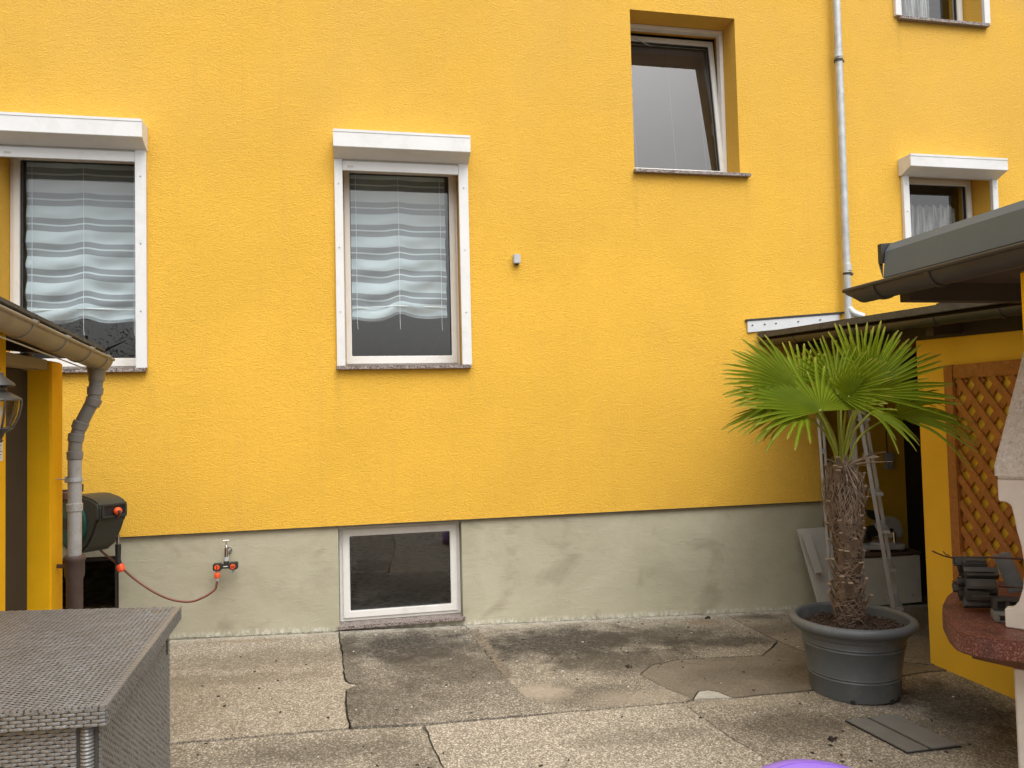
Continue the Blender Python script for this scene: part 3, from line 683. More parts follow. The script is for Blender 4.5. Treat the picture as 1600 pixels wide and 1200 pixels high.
mb.tube([GA+sx*s_*.062, GB+sx*s_*.062], .010, 10); off(mb, SL).build('bead', M['zinc_brown'], gt, smooth=True)
for t in (.07, .27, .52, .8, 1.2, 1.6, 2.0):
    p = GA+dd*t*1.35; m = MB()
    for k in range(12):
        a0 = math.pi+math.pi*k/12; a1 = a0+math.pi/12
        q0 = p+sx*math.cos(a0)*.0645+up*math.sin(a0)*.0645; q1 = p+sx*math.cos(a1)*.0645+up*math.sin(a1)*.0645
        m.bar(q0, q1, .018, .004, up=dd.cross(q1-q0))
    m.bar(p+sx*s_*.058+up*.010, p+sx*s_*.078+up*.002, .018, .014, up=(0, 0, 1))
    off(m, SL).build('gutter_bracket', M['zinc_brown'], gt)
m = MB(); m.tube([(-1.42, -1.05, 1.852), (-1.42, -3.2, 1.995)], .0035, 6); off(m, SL).build('cable', M['cord'], shl)
# outlet and downpipe
DY = -1.045
path = [(-1.378, DY, 1.80), (-1.385, DY, 1.745), (-1.392, DY, 1.69), (-1.432, DY, 1.61), (-1.462, DY, 1.545), (-1.484, DY, 1.475), (-1.488, DY, 1.40), (-1.490, DY, .80)]
m = MB(); m.lathe([(.052, .09), (.050, .06), (.042, .03), (.040, -.01)], 20, Matrix.Translation((-1.378, DY, 1.80)))
dpl = MB(); dpl.v = list(m.v); dpl.f = list(m.f)
out_ = off(dpl, SL).build('gutter_outlet', M['zinc_brown'], shl, smooth=True)
m = MB(); m.tube(path[:7], .0345, 18); pp = off(m, SL).build('downpipe', M['pvc_pipe'], shl, smooth=True)
m = MB(); m.tube([path[6], path[7]], .0345, 18); pl = off(m, SL).build('downpipe', M['pvc_pipe_light'], shl, smooth=True)
for (pt, d_) in (((-1.386, DY, 1.735), (-.1, 0, -1)), ((-1.396, DY, 1.675), (-.35, 0, -1)), ((-1.462, DY, 1.548), (-.4, 0, -1)), ((-1.482, DY, 1.482), (-.15, 0, -1)), ((-1.488, DY, 1.385), (0, 0, -1)), ((-1.489, DY, 1.105), (0, 0, -1))):
    p = Vector(pt); d_ = Vector(d_).normalized(); m = MB(); m.tube([p-d_*.024, p-d_*.02, p+d_*.018, p+d_*.022], [.0352, .041, .0395, .0352], 18); off(m, SL).build('socket', M['pvc_pipe'] if pt[2] > 1.3 else M['pvc_pipe_light'], pp if pt[2] > 1.3 else pl, smooth=True)
m = MB(); m.lathe([(.036, 0), (.041, 0), (.041, .022), (.036, .022)], 18, Matrix.Translation((-1.489, DY, 1.245))); m.bar((-1.525, DY, 1.256), (-1.59, DY+.02, 1.262), .012, .006); m.box(-1.535, -1.525, DY-.012, DY+.012, 1.24, 1.275)
off(m, SL).build('clamp', M['zinc'], pl)
m = MB(); m.lathe([(.0405, 0), (.0405, .64), (.049, .66), (.049, .735), (.054, .742), (.054, .762), (.049, .768), (.036, .768)], 20, Matrix.Translation((-1.490, DY, .08))); ip_ = off(m, SL).build('standpipe', M['iron_brown'], shl, smooth=True)
m = MB(); m.bar((-1.53, DY, .79), (-1.585, DY+.03, .79), .02, .02); off(m, SL).build('clamp', M['iron_brown'], ip_)
m = MB(); m.box(-1.722, -1.708, -1.112, -1.1, 1.54, 1.635); off(m, SL).build('strike_plate', M['plaster'], shl, bevel=.005)
# notice on the shed wall
nt_ = empty('notice', (-1.586, -1.72, 1.445), 'small printed white notice on the left shed wall under the lantern', 'notice')
m = MB(); m.box(.0005, .003, -.06, .036, -.05, .05); m.build('sheet', M['paper'], nt_)
m = MB()
for k in range(6): m.box(.0035, .004, -.05, .026-.01*(k % 3), .034-k*.014, .038-k*.014)
m.build('print', M['ink'], nt_)

# lantern
ln = empty('wall_lantern', (-1.195, -2.7, 1.60), 'black coach lantern with curved glass at the left picture edge', 'lantern')
m = MB(); m.lathe([(.0001, .165), (.008, .16), (.012, .15), (.006, .142), (.02, .135), (.022, .125), (.052, .10), (.055, .092), (.030, .085), (.03, .075), (.074, .047), (.076, .040), (.02, .040)], 24); m.build('roof', M['lamp_metal'], ln, smooth=True)
m = MB(); m.lathe([(.066, .04), (.066, .02), (.060, -.01), (.050, -.035), (.040, -.052)], 24); m.build('glass', M['glass_clear'], ln, smooth=True)
for k in range(6):
    a = R(10+60*k); m = MB(); m.tube([(math.cos(a)*r_, math.sin(a)*r_, z_) for r_, z_ in ((.073, .045), (.072, .02), (.066, -.012), (.055, -.038), (.043, -.056))], .0035, 6); m.build('rib', M['lamp_metal'], ln)
m = MB(); m.lathe([(.045, -.05), (.048, -.056), (.038, -.064), (.025, -.07), (.016, -.09), (.02, -.098), (.008, -.105), (.001, -.12)], 20); m.build('base', M['lamp_metal'], ln, smooth=True)
m = MB(); m.lathe([(.001, .03), (.014, .022), (.018, 0), (.012, -.02), (.012, -.045)], 12); m.build('bulb', M['paper'], ln, smooth=True)
m = MB(); m.tube(smoothpath([(0, 0, -.10), (-.06, 0, -.16), (-.18, 0, -.13), (-.385, 0, -.05)], 5), .008, 8); m.tube([(-.389, 0, -.05), (-.383, 0, -.05)], .045, 16); m.build('arm', M['lamp_metal'], ln, smooth=True)

# ------------------------------------------------------------------ hose reel, hose and tap
rl = empty('hose_reel', (-1.66, -.27, .935), 'anthracite wall hose reel with teal side disc behind the left downpipe', 'hose reel', rz=R(50))
prof = []
for k in range(0, 37):
    a = R(100 + 260*k/36 - 20 + 0)
    prof.append((math.cos(a), math.sin(a)))
# outline in local (y,z): round drum with a blunt nose towards -y
pts = [(.155*math.cos(R(a)), .175*math.sin(R(a))) for a in range(80, 311, 10)]       # back and bottom
pts = [(-p[0], p[1]) for p in pts]                                                   # +y is the wall side
nose = [(-.235, .055), (-.250, .075), (-.250, .135), (-.215, .152), (-.12, .175)]
outline = [( .02, .178), (.10, .150), (.155, .09), (.175, 0), (.155, -.09), (.10, -.155), (.02, -.185), (-.06, -.180), (-.13, -.135), (-.185, -.06), (-.225, .02), (-.245, .03), (-.250, .045), (-.250, .115), (-.235, .135), (-.17, .160), (-.08, .178)]
m = MB(); m.prism([(-.10, y, z_) for y, z_ in outline], (.20, 0, 0)); case = m.build('casing', M['reel_case'], rl, bevel=.026, seg=4, smooth=True)
m = MB(); m.lathe([(.001, 0), (.10, 0), (.145, -.004), (.152, -.012), (.152, -.016)], 40, Matrix.Translation((-.116, .015, 0)) @ Matrix.Rotation(R(-90), 4, 'Y') @ Matrix.Translation((0, 0, 0)) @ Matrix.Rotation(R(180), 4, 'X') @ Matrix.Scale(-1, 4, (0, 0, 1)))
m.build('side_disc', M['teal'], rl, smooth=True)
m = MB(); m.box(-.120, -.112, -.06, .09, -.035, .035); m.build('hub_bar', M['black'], rl, bevel=.003)
m = MB(); m.box(-.065, .065, -.2535, -.245, .055, .11); m.build('hose_mouth', M['black'], rl)
m = MB(); ring(m, -.082, .082, .040, .125, .014, -.264, -.2505); m.build('mouth_frame', M['reel_case'], rl, bevel=.003)
m = MB(); m.box(-.06, .06, .17, .24, -.12, .20); m.build('wall_bracket', M['black'], rl, bevel=.006)
m = MB(); m.box(-.135, -.06, .03, .11, .155, .195); m.tube([(.02, .12, .185), (.02, .12, .235)], .02, 12); m.build('swivel_pin', M['rust'], rl)
RM = loc_of(rl)
ball = RM @ Vector((.012, -.275, .078))
Ri = RM.inverted()
bp = Ri @ ball
m = MB(); m.lathe([(.0005, -.024), (.014, -.020), (.0235, -.009), (.0245, .003), (.020, .014), (.010, .022), (.0005, .023)], 18, Matrix.Translation(bp)); m.build('hose_stop', M['orange'], rl, smooth=True)
# spray lance clipped on the short end
hs_ = empty('garden_hose', (-1.515, -.16, .08), 'brown garden hose looping from the reel to the tap, with black lance', 'hose')
HO = (1.515, .16, -.08)
noz = Vector((-1.515, -.17, .80))
m = MB(); m.tube(smoothpath([ball, ball+Vector((.016, -.018, -.012)), (-1.530, -.24, .90), (-1.518, -.19, .86), noz+Vector((0, 0, .02))], 6), .0085, 10); off(m, HO).build('short_hose', M['hose'], hs_, smooth=True)
m = MB(); m.tube([noz+Vector((0, 0, .03)), noz+Vector((0, 0, .028)), noz+Vector((0, 0, -.01)), noz+Vector((0, 0, -.03))], [.006, .012, .013, .012], 14); off(m, HO).build('coupling', M['chrome'], hs_, smooth=True)
m = MB(); m.tube([noz+Vector((0, 0, -.03)), noz+Vector((0, 0, -.05)), noz+Vector((0, 0, -.13)), noz+Vector((.008, 0, -.165))], [.017, .0185, .0165, .017], 14); off(m, HO).build('lance', M['black'], hs_, smooth=True)
m = MB(); m.tube([noz+Vector((.007, 0, -.160)), noz+Vector((.012, 0, -.172)), noz+Vector((.020, -.004, -.20)), noz+Vector((.022, -.004, -.208))], [.018, .026, .024, .015], 16); off(m, HO).build('lance_ring', M['orange'], hs_, smooth=True)
hp = smoothpath([(-1.66, -.20, .80), (-1.605, -.17, .72), (-1.53, -.13, .635), (-1.44, -.10, .53), (-1.313, -.10, .430), (-1.20, -.10, .372), (-1.09, -.10, .352), (-1.00, -.10, .378), (-.935, -.10, .420), (-.922, -.10, .455), (-.918, -.10, .49)], 6)
m = MB(); m.tube(hp, .0075, 10); off(m, HO).build('hose', M['hose'], hs_, smooth=True)
m = MB(); m.tube([p+Vector((0, -.0052, .0045)) for p in hp], .0024, 6); off(m, HO).build('hose_stripe', M['hose_pink'], hs_, smooth=True)
m = MB(); m.tube([(-.918, -.10, .478), (-.918, -.10, .483), (-.918, -.10, .498)], [.010, .0125, .014], 14); off(m, HO).build('connector_cap', M['grey_plastic'], hs_, smooth=True)
m = MB(); m.tube([(-.918, -.10, .498), (-.918, -.10, .502), (-.918, -.10, .528), (-.918, -.10, .533)], [.016, .0185, .0185, .016], 14); off(m, HO).build('connector', M['orange'], hs_, smooth=True)
tp = empty('garden_tap', (-.862, .025, .66), 'chrome garden tap with black two way splitter on the grey plinth', 'tap')
m = MB(); m.tube([(0, -.10, .035), (0, -.10, -.03)], .0135, 14); m.tube([(0, -.10, .038), (0, -.10, .055)], [.010, .004], 10); m.tube([(0, 0, 0), (0, -.10, 0)], .010, 12); m.tube([(0, 0, 0), (0, -.006, 0)], .025, 16)
m.build('body', M['chrome'], tp, smooth=True)
m = MB(); m.tube([(0, -.10, .05), (0, -.10, .082)], .003, 8); m.tube([(-.020, -.10, .083), (.020, -.10, .083)], .004, 8); m.build('handle', M['chrome'], tp, smooth=True)
m = MB(); m.tube([(0, -.10, -.028), (0, -.10, -.055)], .0165, 14); m.build('union', M['grey_plastic'], tp, smooth=True)
m = MB(); m.box(-.085, -.030, -.125, -.075, -.115, -.068); m.box(.018, .075, -.125, -.075, -.112, -.065); m.box(-.035, .025, -.118, -.082, -.105, -.075); m.tube([(0, -.10, -.05), (0, -.10, -.08)], .018, 14)
sp_ = m.build('splitter', M['reel_case'], tp, bevel=.005, smooth=True)
for xx, rot_ in ((-.056, 90), (.045, 0)):
    m = MB(); m.tube([(xx, -.124, -.091), (xx, -.134, -.091)], .0165, 18); kb = m.build('valve_knob', M['orange'], sp_, smooth=True)
    m = MB(); cx = Vector((xx, -.1355, -.091)); dv = Vector((math.cos(R(rot_)), 0, math.sin(R(rot_))))*.012; m.bar(cx-dv, cx+dv, .004, .005, up=(0, 1, 0)); m.build('knob_slot', M['black'], sp_)
m = MB(); m.box(-.016, .010, -.1195, -.1182, -.092, -.087); m.build('name_strip', M['paper'], sp_)
m = MB(); m.tube([(-.056, -.10, -.112), (-.056, -.10, -.13)], .014, 12); m.tube([(.045, -.10, -.11), (.045, -.10, -.125), (.045, -.10, -.128), (.045, -.10, -.146)], [.0125, .0125, .008, .008], 12); m.build('outlet', M['grey_plastic'], sp_, smooth=True)
o_ = (-.862+.056-.096, 0, 0)

# ------------------------------------------------------------------ rattan box
rb_ = empty('storage_box', (-1.3, -2.85, .07), 'large grey woven rattan storage box at the bottom left corner', 'storage box')
ZT = .82
NR, FR = Vector((-.639, -3.438, ZT)), Vector((-.683, -2.34, ZT))
NL, FL = NR+Vector((-1.25, .12, 0)), FR+Vector((-1.25, .25, 0))
OFF = (1.3, 2.85, -.07)
def patchweave(mb, A, B, C_, D, pu, pv, h, w_=.86):
    """woven strands over quad A->B (u) and A->D (v)"""
    A, B, C_, D = map(Vector, (A, B, C_, D)); nu = int((B-A).length/pu); nv = int((D-A).length/pv)
    nrm = (B-A).cross(D-A).normalized()
    def P(u, v, hh): return A*(1-u)*(1-v)+B*u*(1-v)+C_*u*v+D*(1-u)*v+nrm*hh
    prof_ = ((0, -.25), (.14, .55), (.5, 1.0), (.86, .55), (1, -.25))
    for j in range(nv):
        for i in range(-1, nu):
            if (i+j) % 2: continue
            u0_, u1_ = max(0, i/nu), min(1, (i+2)/nu); v0 = (j+.5-w_/2)/nv; v1 = (j+.5+w_/2)/nv
            if u1_-u0_ < .4/nu: continue
            jit = random.uniform(-.3, .3)
            vs = []
            for (t, hh) in prof_:
                u = u0_+(u1_-u0_)*t
                vs += [P(u, v0, h*(hh-.25)), P(u, (v0+v1)/2, h*(hh+.18+jit)), P(u, v1, h*(hh-.25))]
            mb.add(vs, [(k*3+q, k*3+q+1, k*3+q+4, k*3+q+3) for k in range(4) for q in range(2)])
def ribs(mb, A, B, C_, D, pu, h, r_=.35):
    A, B, C_, D = map(Vector, (A, B, C_, D)); nu = int((B-A).length/pu); nrm = (B-A).cross(D-A).normalized()
    for i in range(nu):
        u = (i+1.0-.5)/nu
        a = A*(1-u)+B*u + nrm*h*.3; b_ = D*(1-u)+C_*u+nrm*h*.3
        mb.bar(a, b_, pu*r_, h*.5, up=nrm)
dn = Vector((0, 0, -.048))
core = MB(); core.add([NL, NR, FR, FL, NL+dn, NR+dn, FR+dn, FL+dn], [(0, 1, 2, 3), (4, 7, 6, 5), (0, 4, 5, 1), (1, 5, 6, 2), (2, 6, 7, 3), (3, 7, 4, 0)])
lid = off(core, OFF).build('lid', M['rattan_under'], rb_)
wv = MB(); patchweave(wv, NL, NR, FR, FL, .0165, .0085, .0028)
tag(off(wv, OFF).build('lid_weave', M['rattan'], lid, smooth=True, ang=70), kind='stuff')
wv = MB(); patchweave(wv, NL+dn, NR+dn, NR, NL, .018, .0095, .004); patchweave(wv, NR+dn, FR+dn, FR, NR, .0165, .0095, .0035)
# wrapped lip along the front and side edge
n = 76
for k in range(n):
    t = (k+.5)/n; p = NL.lerp(NR, t); wv.obox(p+Vector((0, .006, .001)), (.0055, 0, 0), (0, .009, 0), (0, 0, .004))
n = 64
for k in range(n):
    t = (k+.5)/n; p = NR.lerp(FR, t); wv.obox(p+Vector((-.006, 0, .001)), (.009, 0, 0), (0, .0058, 0), (0, 0, .0035))
tag(off(wv, OFF).build('edge_weave', M['rattan'], lid, smooth=True, ang=70), kind='stuff')
bx = [NL+Vector((.03, .03, -.048)), NR+Vector((-.028, .035, -.048)), FR+Vector((-.040, -.03, -.048)), FL+Vector((.03, -.03, -.048))]
def low(v): return Vector((v.x, v.y, .075))
core = MB(); core.add(bx+[low(v) for v in bx], [(0, 4, 5, 1), (1, 5, 6, 2), (2, 6, 7, 3), (3, 7, 4, 0), (4, 7, 6, 5)])
off(core, OFF).build('body', M['rattan_under'], rb_)
wv = MB(); fr0 = bx[0].lerp(bx[1], 0); fr1 = bx[0].lerp(bx[1], .955)
patchweave(wv, low(fr0)+Vector((0, -.004, 0)), low(fr1)+Vector((0, -.004, 0)), fr1+Vector((0, -.004, 0)), fr0+Vector((0, -.004, 0)), .018, .0098, .0042)
patchweave(wv, low(bx[1])+Vector((.002, 0, 0)), low(bx[2])+Vector((.002, 0, 0)), bx[2]+Vector((.002, 0, 0)), bx[1]+Vector((.002, 0, 0)), .0165, .0095, .0035)
tag(off(wv, OFF).build('body_weave', M['rattan'], rb_, smooth=True, ang=70), kind='stuff')
cp = bx[0].lerp(bx[1], .978)
m = MB()
for k in range(72):
    zz = .08+k*.0096; m.lathe([(.0145, 0), (.0172, .004), (.0145, .0088)], 10, Matrix.Translation((cp.x, cp.y-.004, zz)))
off(m, OFF).build('corner_post', M['rattan'], rb_, smooth=True)
m = MB(); m.box(cp.x-.032, cp.x-.020, cp.y-.018, cp.y-.006, .60, .625); off(m, OFF).build('latch', M['black'], rb_, bevel=.003)
m = MB(); q = FR+Vector((-.036, -.10, -.125)); m.box(q.x-.003, q.x+.008, q.y-.004, q.y+.003, q.z-.03, q.z+.03); off(m, OFF).build('handle_loop', M['black'], rb_)

# ------------------------------------------------------------------ lean-to / right shed
shr = empty('right_shed', (3.52, -2.2, 0), 'ochre right shed with low felt roof reaching over the passage', 'shed')
SR = (-3.52, 2.2, 0)
m = MB(); m.box(3.523, 3.68, -4.3, -1.36, -.2, 2.10); off(m, SR).build('wall', M['shed_yel2'], shr, bevel=.006)
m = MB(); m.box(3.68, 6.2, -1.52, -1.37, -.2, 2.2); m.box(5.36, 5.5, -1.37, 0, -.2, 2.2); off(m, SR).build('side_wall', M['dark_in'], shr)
def rz_(x, y): return 2.163+.067*(x-3.2)+.0285*y
def slabroof(mb, x0, x1, y0, y1, t, dz=0):
    c4 = [(x0, y0), (x1, y0), (x1, y1), (x0, y1)]
    vs = [(x, y, rz_(x, y)+dz) for x, y in c4]+[(x, y, rz_(x, y)+dz-t) for x, y in c4]
    mb.add(vs, [(0, 1, 2, 3), (4, 7, 6, 5), (0, 4, 5, 1), (1, 5, 6, 2), (2, 6, 7, 3), (3, 7, 4, 0)])
m = MB(); slabroof(m, 3.19, 6.4, -4.2, -.004, .045); off(m, SR).build('roof', M['felt'], shr, bevel=.004)
m = MB(); slabroof(m, 3.26, 6.3, -4.2, -.01, .03, -.047); off(m, SR).build('soffit', M['soffit'], shr)
for k in range(6):
    y = -.35-.7*k; m = MB(); slabroof(m, 3.30, 6.2, y-.03, y+.03, .09, -.078); off(m, SR).build('rafter', M['soffit'], shr)
m = MB(); slabroof(m, 3.50, 3.58, -4.15, -.02, .10, -.085); off(m, SR).build('wall_plate', M['soffit'], shr)
mb, sx, up, dd = halfpipe((3.235, -.02, 2.095), (3.235, -4.2, 1.976), .045)
gt2 = off(mb, SR).build('gutter', M['zinc_dark'], shr, smooth=True)
for y in (-.5, -1.2, -1.9, -2.35, -3.1):
    m = MB(); p = Vector((3.235, y, 2.095+.0285*(y+.02)))
    for k in range(10):
        a0 = math.pi+math.pi*k/10; a1 = a0+math.pi/10
        q0 = p+Vector((math.cos(a0), 0, math.sin(a0)))*.048; q1 = p+Vector((math.cos(a1), 0, math.sin(a1)))*.048
        m.bar(q0, q1, .022, .004, up=Vector((0, 1, 0)).cross(q1-q0))
    off(m, SR).build('gutter_bracket', M['zinc_dark'], gt2)

# trellis on the shed wall
tr_ = empty('trellis', (3.52, -2.1, .3), 'orange brown diagonal wood trellis panel on the ochre shed wall', 'trellis')
TO = (-3.52, 2.1, -.3)
Y0, Y1, Z0, Z1 = -1.622, -2.75, .20, 1.785
FX = 3.5215
for (a, b_, c_, d) in ((Y0, Y0-.078, Z0, Z1), (Y1+.078, Y1, Z0, Z1)):
    m = MB(); m.box(FX-.036, FX, min(a, b_), max(a, b_), c_, d); off(m, TO).build('frame_post', M['trellis'], tr_, bevel=.006)
for (c_, d) in ((Z1-.085, Z1-.002), (Z0+.002, Z0+.085)):
    m = MB(); m.box(FX-.034, FX, Y1+.0785, Y0-.0785, c_, d); off(m, TO).build('frame_rail', M['trellis'], tr_, bevel=.004)
iy0, iy1, iz0, iz1 = Y1+.08, Y0-.08, Z0+.087, Z1-.087
def clip(y, z_, dy, dz):
    t0, t1 = -9, 9
    for p, d, lo_, hi_ in ((y, dy, iy0, iy1), (z_, dz, iz0, iz1)):
        a, b_ = (lo_-p)/d, (hi_-p)/d
        if a > b_: a, b_ = b_, a
        t0, t1 = max(t0, a), min(t1, b_)
    return (t0, t1) if t1-t0 > .03 else None
cy, cz = (iy0+iy1)/2, (iz0+iz1)/2
for lay, (dy, dz) in enumerate((( -.64, -.768), (.64, -.768))):
    nrm_ = (-dz, dy)
    for k in range(-17, 18):
        y = cy+nrm_[0]*k*.096; z_ = cz+nrm_[1]*k*.096
        c_ = clip(y, z_, dy, dz)
        if not c_: continue
        xx = FX-.024 if lay == 0 else FX-.012
        a = (xx, y+dy*c_[0], z_+dz*c_[0]); b_ = (xx, y+dy*c_[1], z_+dz*c_[1])
        m = MB(); m.bar(a, b_, .042, .010, up=(1, 0, 0)); off(m, TO).build('slat', M['trellis'], tr_)

# ------------------------------------------------------------------ near right canopy: roof, gutter, pillar
cn = empty('garden_canopy', (2.33, -3.5, 0), 'grey sheet edged canopy roof on a yellow pillar at the right edge', 'canopy')
CO = (-2.33, 3.5, 0)
m = MB(); m.box(2.25, 2.42, -3.58, -3.412, -.1, 2.0); off(m, CO).build('pillar', M['shed_yel'], cn, bevel=.006)
m = MB(); m.prism([(2.19, -2.80, 2.085), (2.205, -2.80, 2.20), (2.23, -2.80, 2.235), (3.3, -2.80, 2.32), (3.3, -2.80, 2.26), (2.26, -2.80, 2.16), (2.25, -2.80, 2.085)], (0, -1.8, 0)); off(m, CO).build('roof_edge', M['grey_sheet'], cn, bevel=.004)
m = MB(); m.add([(2.195, -2.797, 2.085), (2.20, -2.797, 2.23), (2.215, -2.775, 2.243), (2.195, -2.775, 2.145)], [(0, 1, 2, 3)]); m.prism([(2.192, -2.797, 2.235), (2.5, -2.797, 2.262), (2.5, -2.797, 2.215), (2.192, -2.797, 2.15)], (0, .022, 0)); off(m, CO).build('verge_strip', M['zinc_dark'], cn)
m = MB(); m.box(2.27, 3.3, -4.55, -2.81, 2.06, 2.083); m.box(2.27, 3.3, -2.86, -2.80, 1.985, 2.06); off(m, CO).build('soffit', M['soffit'], cn)
mb, sx, up, dd = halfpipe((2.165, -2.71, 2.055), (2.165, -4.6, 2.055), .058, n=18)
gt3 = off(mb, CO).build('gutter', M['zinc_dark'], cn, smooth=True)
m = MB(); m.tube([(2.107, -2.655, 2.055), (2.107, -4.6, 2.055)], .009, 10); off(m, CO).build('bead', M['zinc_dark'], gt3, smooth=True)
# sloping end piece of the gutter
m = MB()
N_ = 14
ringA = [Vector((2.165+math.cos(math.pi+math.pi*k/N_)*.058, -2.71, 2.055+math.sin(math.pi+math.pi*k/N_)*.058)) for k in range(N_+1)]
ringB = [Vector((2.165+math.cos(math.pi+math.pi*k/N_)*.058, -2.655, 2.055+math.sin(math.pi+math.pi*k/N_)*.026)) for k in range(N_+1)]
m.add(ringA+ringB, [(k, k+1, N_+2+k, N_+1+k) for k in range(N_)]+[tuple(range(N_+1, 2*N_+2))]); off(m, CO).build('end_cap', M['zinc_dark'], gt3, smooth=True)
for y in (-2.84, -3.15, -3.75, -4.5):
    m = MB()
    for k in range(14):
        a0 = math.pi+math.pi*k/14; a1 = a0+math.pi/14
        q0 = Vector((2.165+math.cos(a0)*.061, y, 2.055+math.sin(a0)*.061)); q1 = Vector((2.165+math.cos(a1)*.061, y, 2.055+math.sin(a1)*.061))
        m.bar(q0, q1, .026, .004, up=Vector((0, 1, 0)).cross(q1-q0))
    off(m, CO).build('gutter_bracket', M['zinc_dark'], gt3)

# ------------------------------------------------------------------ garden fireplace
fp = empty('garden_fireplace', (2.95, -2.75, 0), 'white plaster garden fireplace with red terrazzo shelf at the right edge', 'fireplace')
FO = (-2.95, 2.75, 0)
F0 = Vector((2.63, -2.886, 0)); U = Vector((.6, -.8, 0)); B_ = Vector((.8, .6, 0))
sl_ = [(3.213,-2.15),(3.072,-2.185),(2.969,-2.235),(2.822,-2.347),(2.685,-2.476),(2.582,-2.591),(2.455,-2.773),(2.408,-2.86),(2.405,-2.905),(2.42,-2.949),(2.452,-3.004),(2.539,-3.065),(2.70,-3.17),(2.92,-3.33),(3.25,-3.10),(3.49,-2.6),(3.49,-2.2)]
m = MB(); m.prism([(x, y, .538) for x, y in sl_], (0, 0, .082)); off(m, FO).build('shelf', M['terrazzo'], fp, bevel=.006, smooth=True)
m = MB(); m.prism([(2.58,-2.74,.455),(2.66,-2.92,.455),(2.95,-3.15,.455),(3.4,-2.6,.455),(3.1,-2.3,.455)], (0, 0, .08)); off(m, FO).build('shelf_support', simple('worn_sandstone', (.16,.085,.05), .8, var=.25, vs=14, bs=.3), fp, bevel=.01)
def fpt(s, z_, d=0): p = F0+U*s+B_*d; return (p.x, p.y, z_)
pr = [(0, .622), (0, .699), (.031, .706), (.052, .737), (.068, .79), (.078, .878), (.070, .96), (.057, 1.022), (.050, 1.08), (.042, 1.126), (.025, 1.140), (-.003, 1.142), (-.003, 1.235), (.50, 1.235), (.50, 1.142), (.46, 1.126), (.43, .95), (.425, .878), (.45, .76), (.50, .699), (.50, .622)]
m = MB(); m.prism([fpt(s, z_) for s, z_ in pr], B_*.05); off(m, FO).build('front_panel', M['plaster'], fp, bevel=.004)
m = MB(); m.prism([fpt(s+.045, z_, .34) for s, z_ in pr], B_*.05); off(m, FO).build('rear_panel', M['plaster'], fp, bevel=.004)
hoodb = [fpt(-.012, 1.237, -.015), fpt(.52, 1.237, -.015), fpt(.56, 1.237, .42), fpt(.03, 1.237, .42)]
hb2 = [(p[0], p[1], 1.29) for p in hoodb]
hoodt = [fpt(.105, 1.80, .10), fpt(.39, 1.80, .10), fpt(.40, 1.80, .34), fpt(.12, 1.80, .34)]
def hl(z0, poly0, z1, poly1):
    pass
m = MB(); rows = [hoodb, hb2]
m.add(hoodb+hb2+hoodt, [(0, 3, 2, 1)]+[(i, (i+1) % 4, 4+(i+1) % 4, 4+i) for i in range(4)]+[(4+i, 4+(i+1) % 4, 8+(i+1) % 4, 8+i) for i in range(4)]+[(8, 9, 10, 11)])
off(m, FO).build('hood', M['stone_white'], fp, bevel=.01)
m = MB(); m.prism([fpt(.17, 1.80, .14), fpt(.34, 1.80, .14), fpt(.34, 1.80, .30), fpt(.17, 1.80, .30)], (0, 0, .25)); off(m, FO).build('chimney', M['stone_white'], fp)
m = MB(); m.prism([fpt(.016, -.08, .03), fpt(.47, -.08, .03), fpt(.47, -.08, .12), fpt(.016, -.08, .12)], (0, 0, .533)); off(m, FO).build('leg', M['plaster'], fp, bevel=.006)
m = MB(); m.prism([fpt(.2, -.08, .30), fpt(.45, -.08, .30), fpt(.45, -.08, .38), fpt(.2, -.08, .38)], (0, 0, .533)); off(m, FO).build('leg', M['plaster'], fp, bevel=.006)

# rolled bundle of hollow grey blocks on the shelf
ax_ = Vector((.86, -.50, .02)).normalized()
bc = Vector((2.745, -2.61, .742)); e1 = Vector((0, 0, 1)); e2 = ax_.cross(e1).normalized(); e1 = e2.cross(ax_)
ed = empty('block_bundle', (2.735, -2.60, .622), 'rolled bundle of dark grey hollow edging blocks on the terrazzo shelf', 'edging blocks')
EO = (-2.735, 2.60, -.622)
def hollow(mb, c_, ax, ay, az):
    """block with two open channels running along ax"""
    c_, ax, ay, az = map(Vector, (c_, ax, ay, az)); t = .16
    mb.obox(c_+az*(1-t), ax, ay, az*t); mb.obox(c_-az*(1-t), ax, ay, az*t)
    for s in (-1, 0, 1): mb.obox(c_+ay*s*(1-t), ax*.995, ay*t, az*(1-2*t))
    mb.obox(c_+ax*0, ax*.3, ay*.95, az*.95)
for k in range(11):
    a = R(360/11*k+8); dirv = e2*math.cos(a)+e1*math.sin(a); tanv = -e2*math.sin(a)+e1*math.cos(a)
    if dirv.z < -.93: continue
    m = MB(); ln_ = .056+.012*math.sin(k*2.3)
    hollow(m, bc+dirv*(.088+.006*math.sin(k*5))+ax_*.014*math.sin(k*1.7), (ax_+tanv*.10*math.sin(k*3)).normalized()*ln_, tanv*.021, dirv*.019); off(m, EO).build('block', M['block'], ed, bevel=.002)
    m = MB(); m.obox(bc+dirv*.110, ax_*ln_*.92, tanv*.010, dirv*.004); off(m, EO).build('ridge', M['block'], ed)
for k in range(5):
    a = R(72*k+20); dirv = e2*math.cos(a)+e1*math.sin(a); tanv = -e2*math.sin(a)+e1*math.cos(a); m = MB()
    hollow(m, bc+dirv*.045+ax_*(.02+.01*math.sin(k*2.1)), (ax_+dirv*.2*math.sin(k*4)).normalized()*.05, tanv*.019, dirv*.016); off(m, EO).build('block', M['block'], ed, bevel=.002)
m = MB(); m.tube([bc-ax_*.07, bc+ax_*.04], .022, 12); off(m, EO).build('core', M['black'], ed)
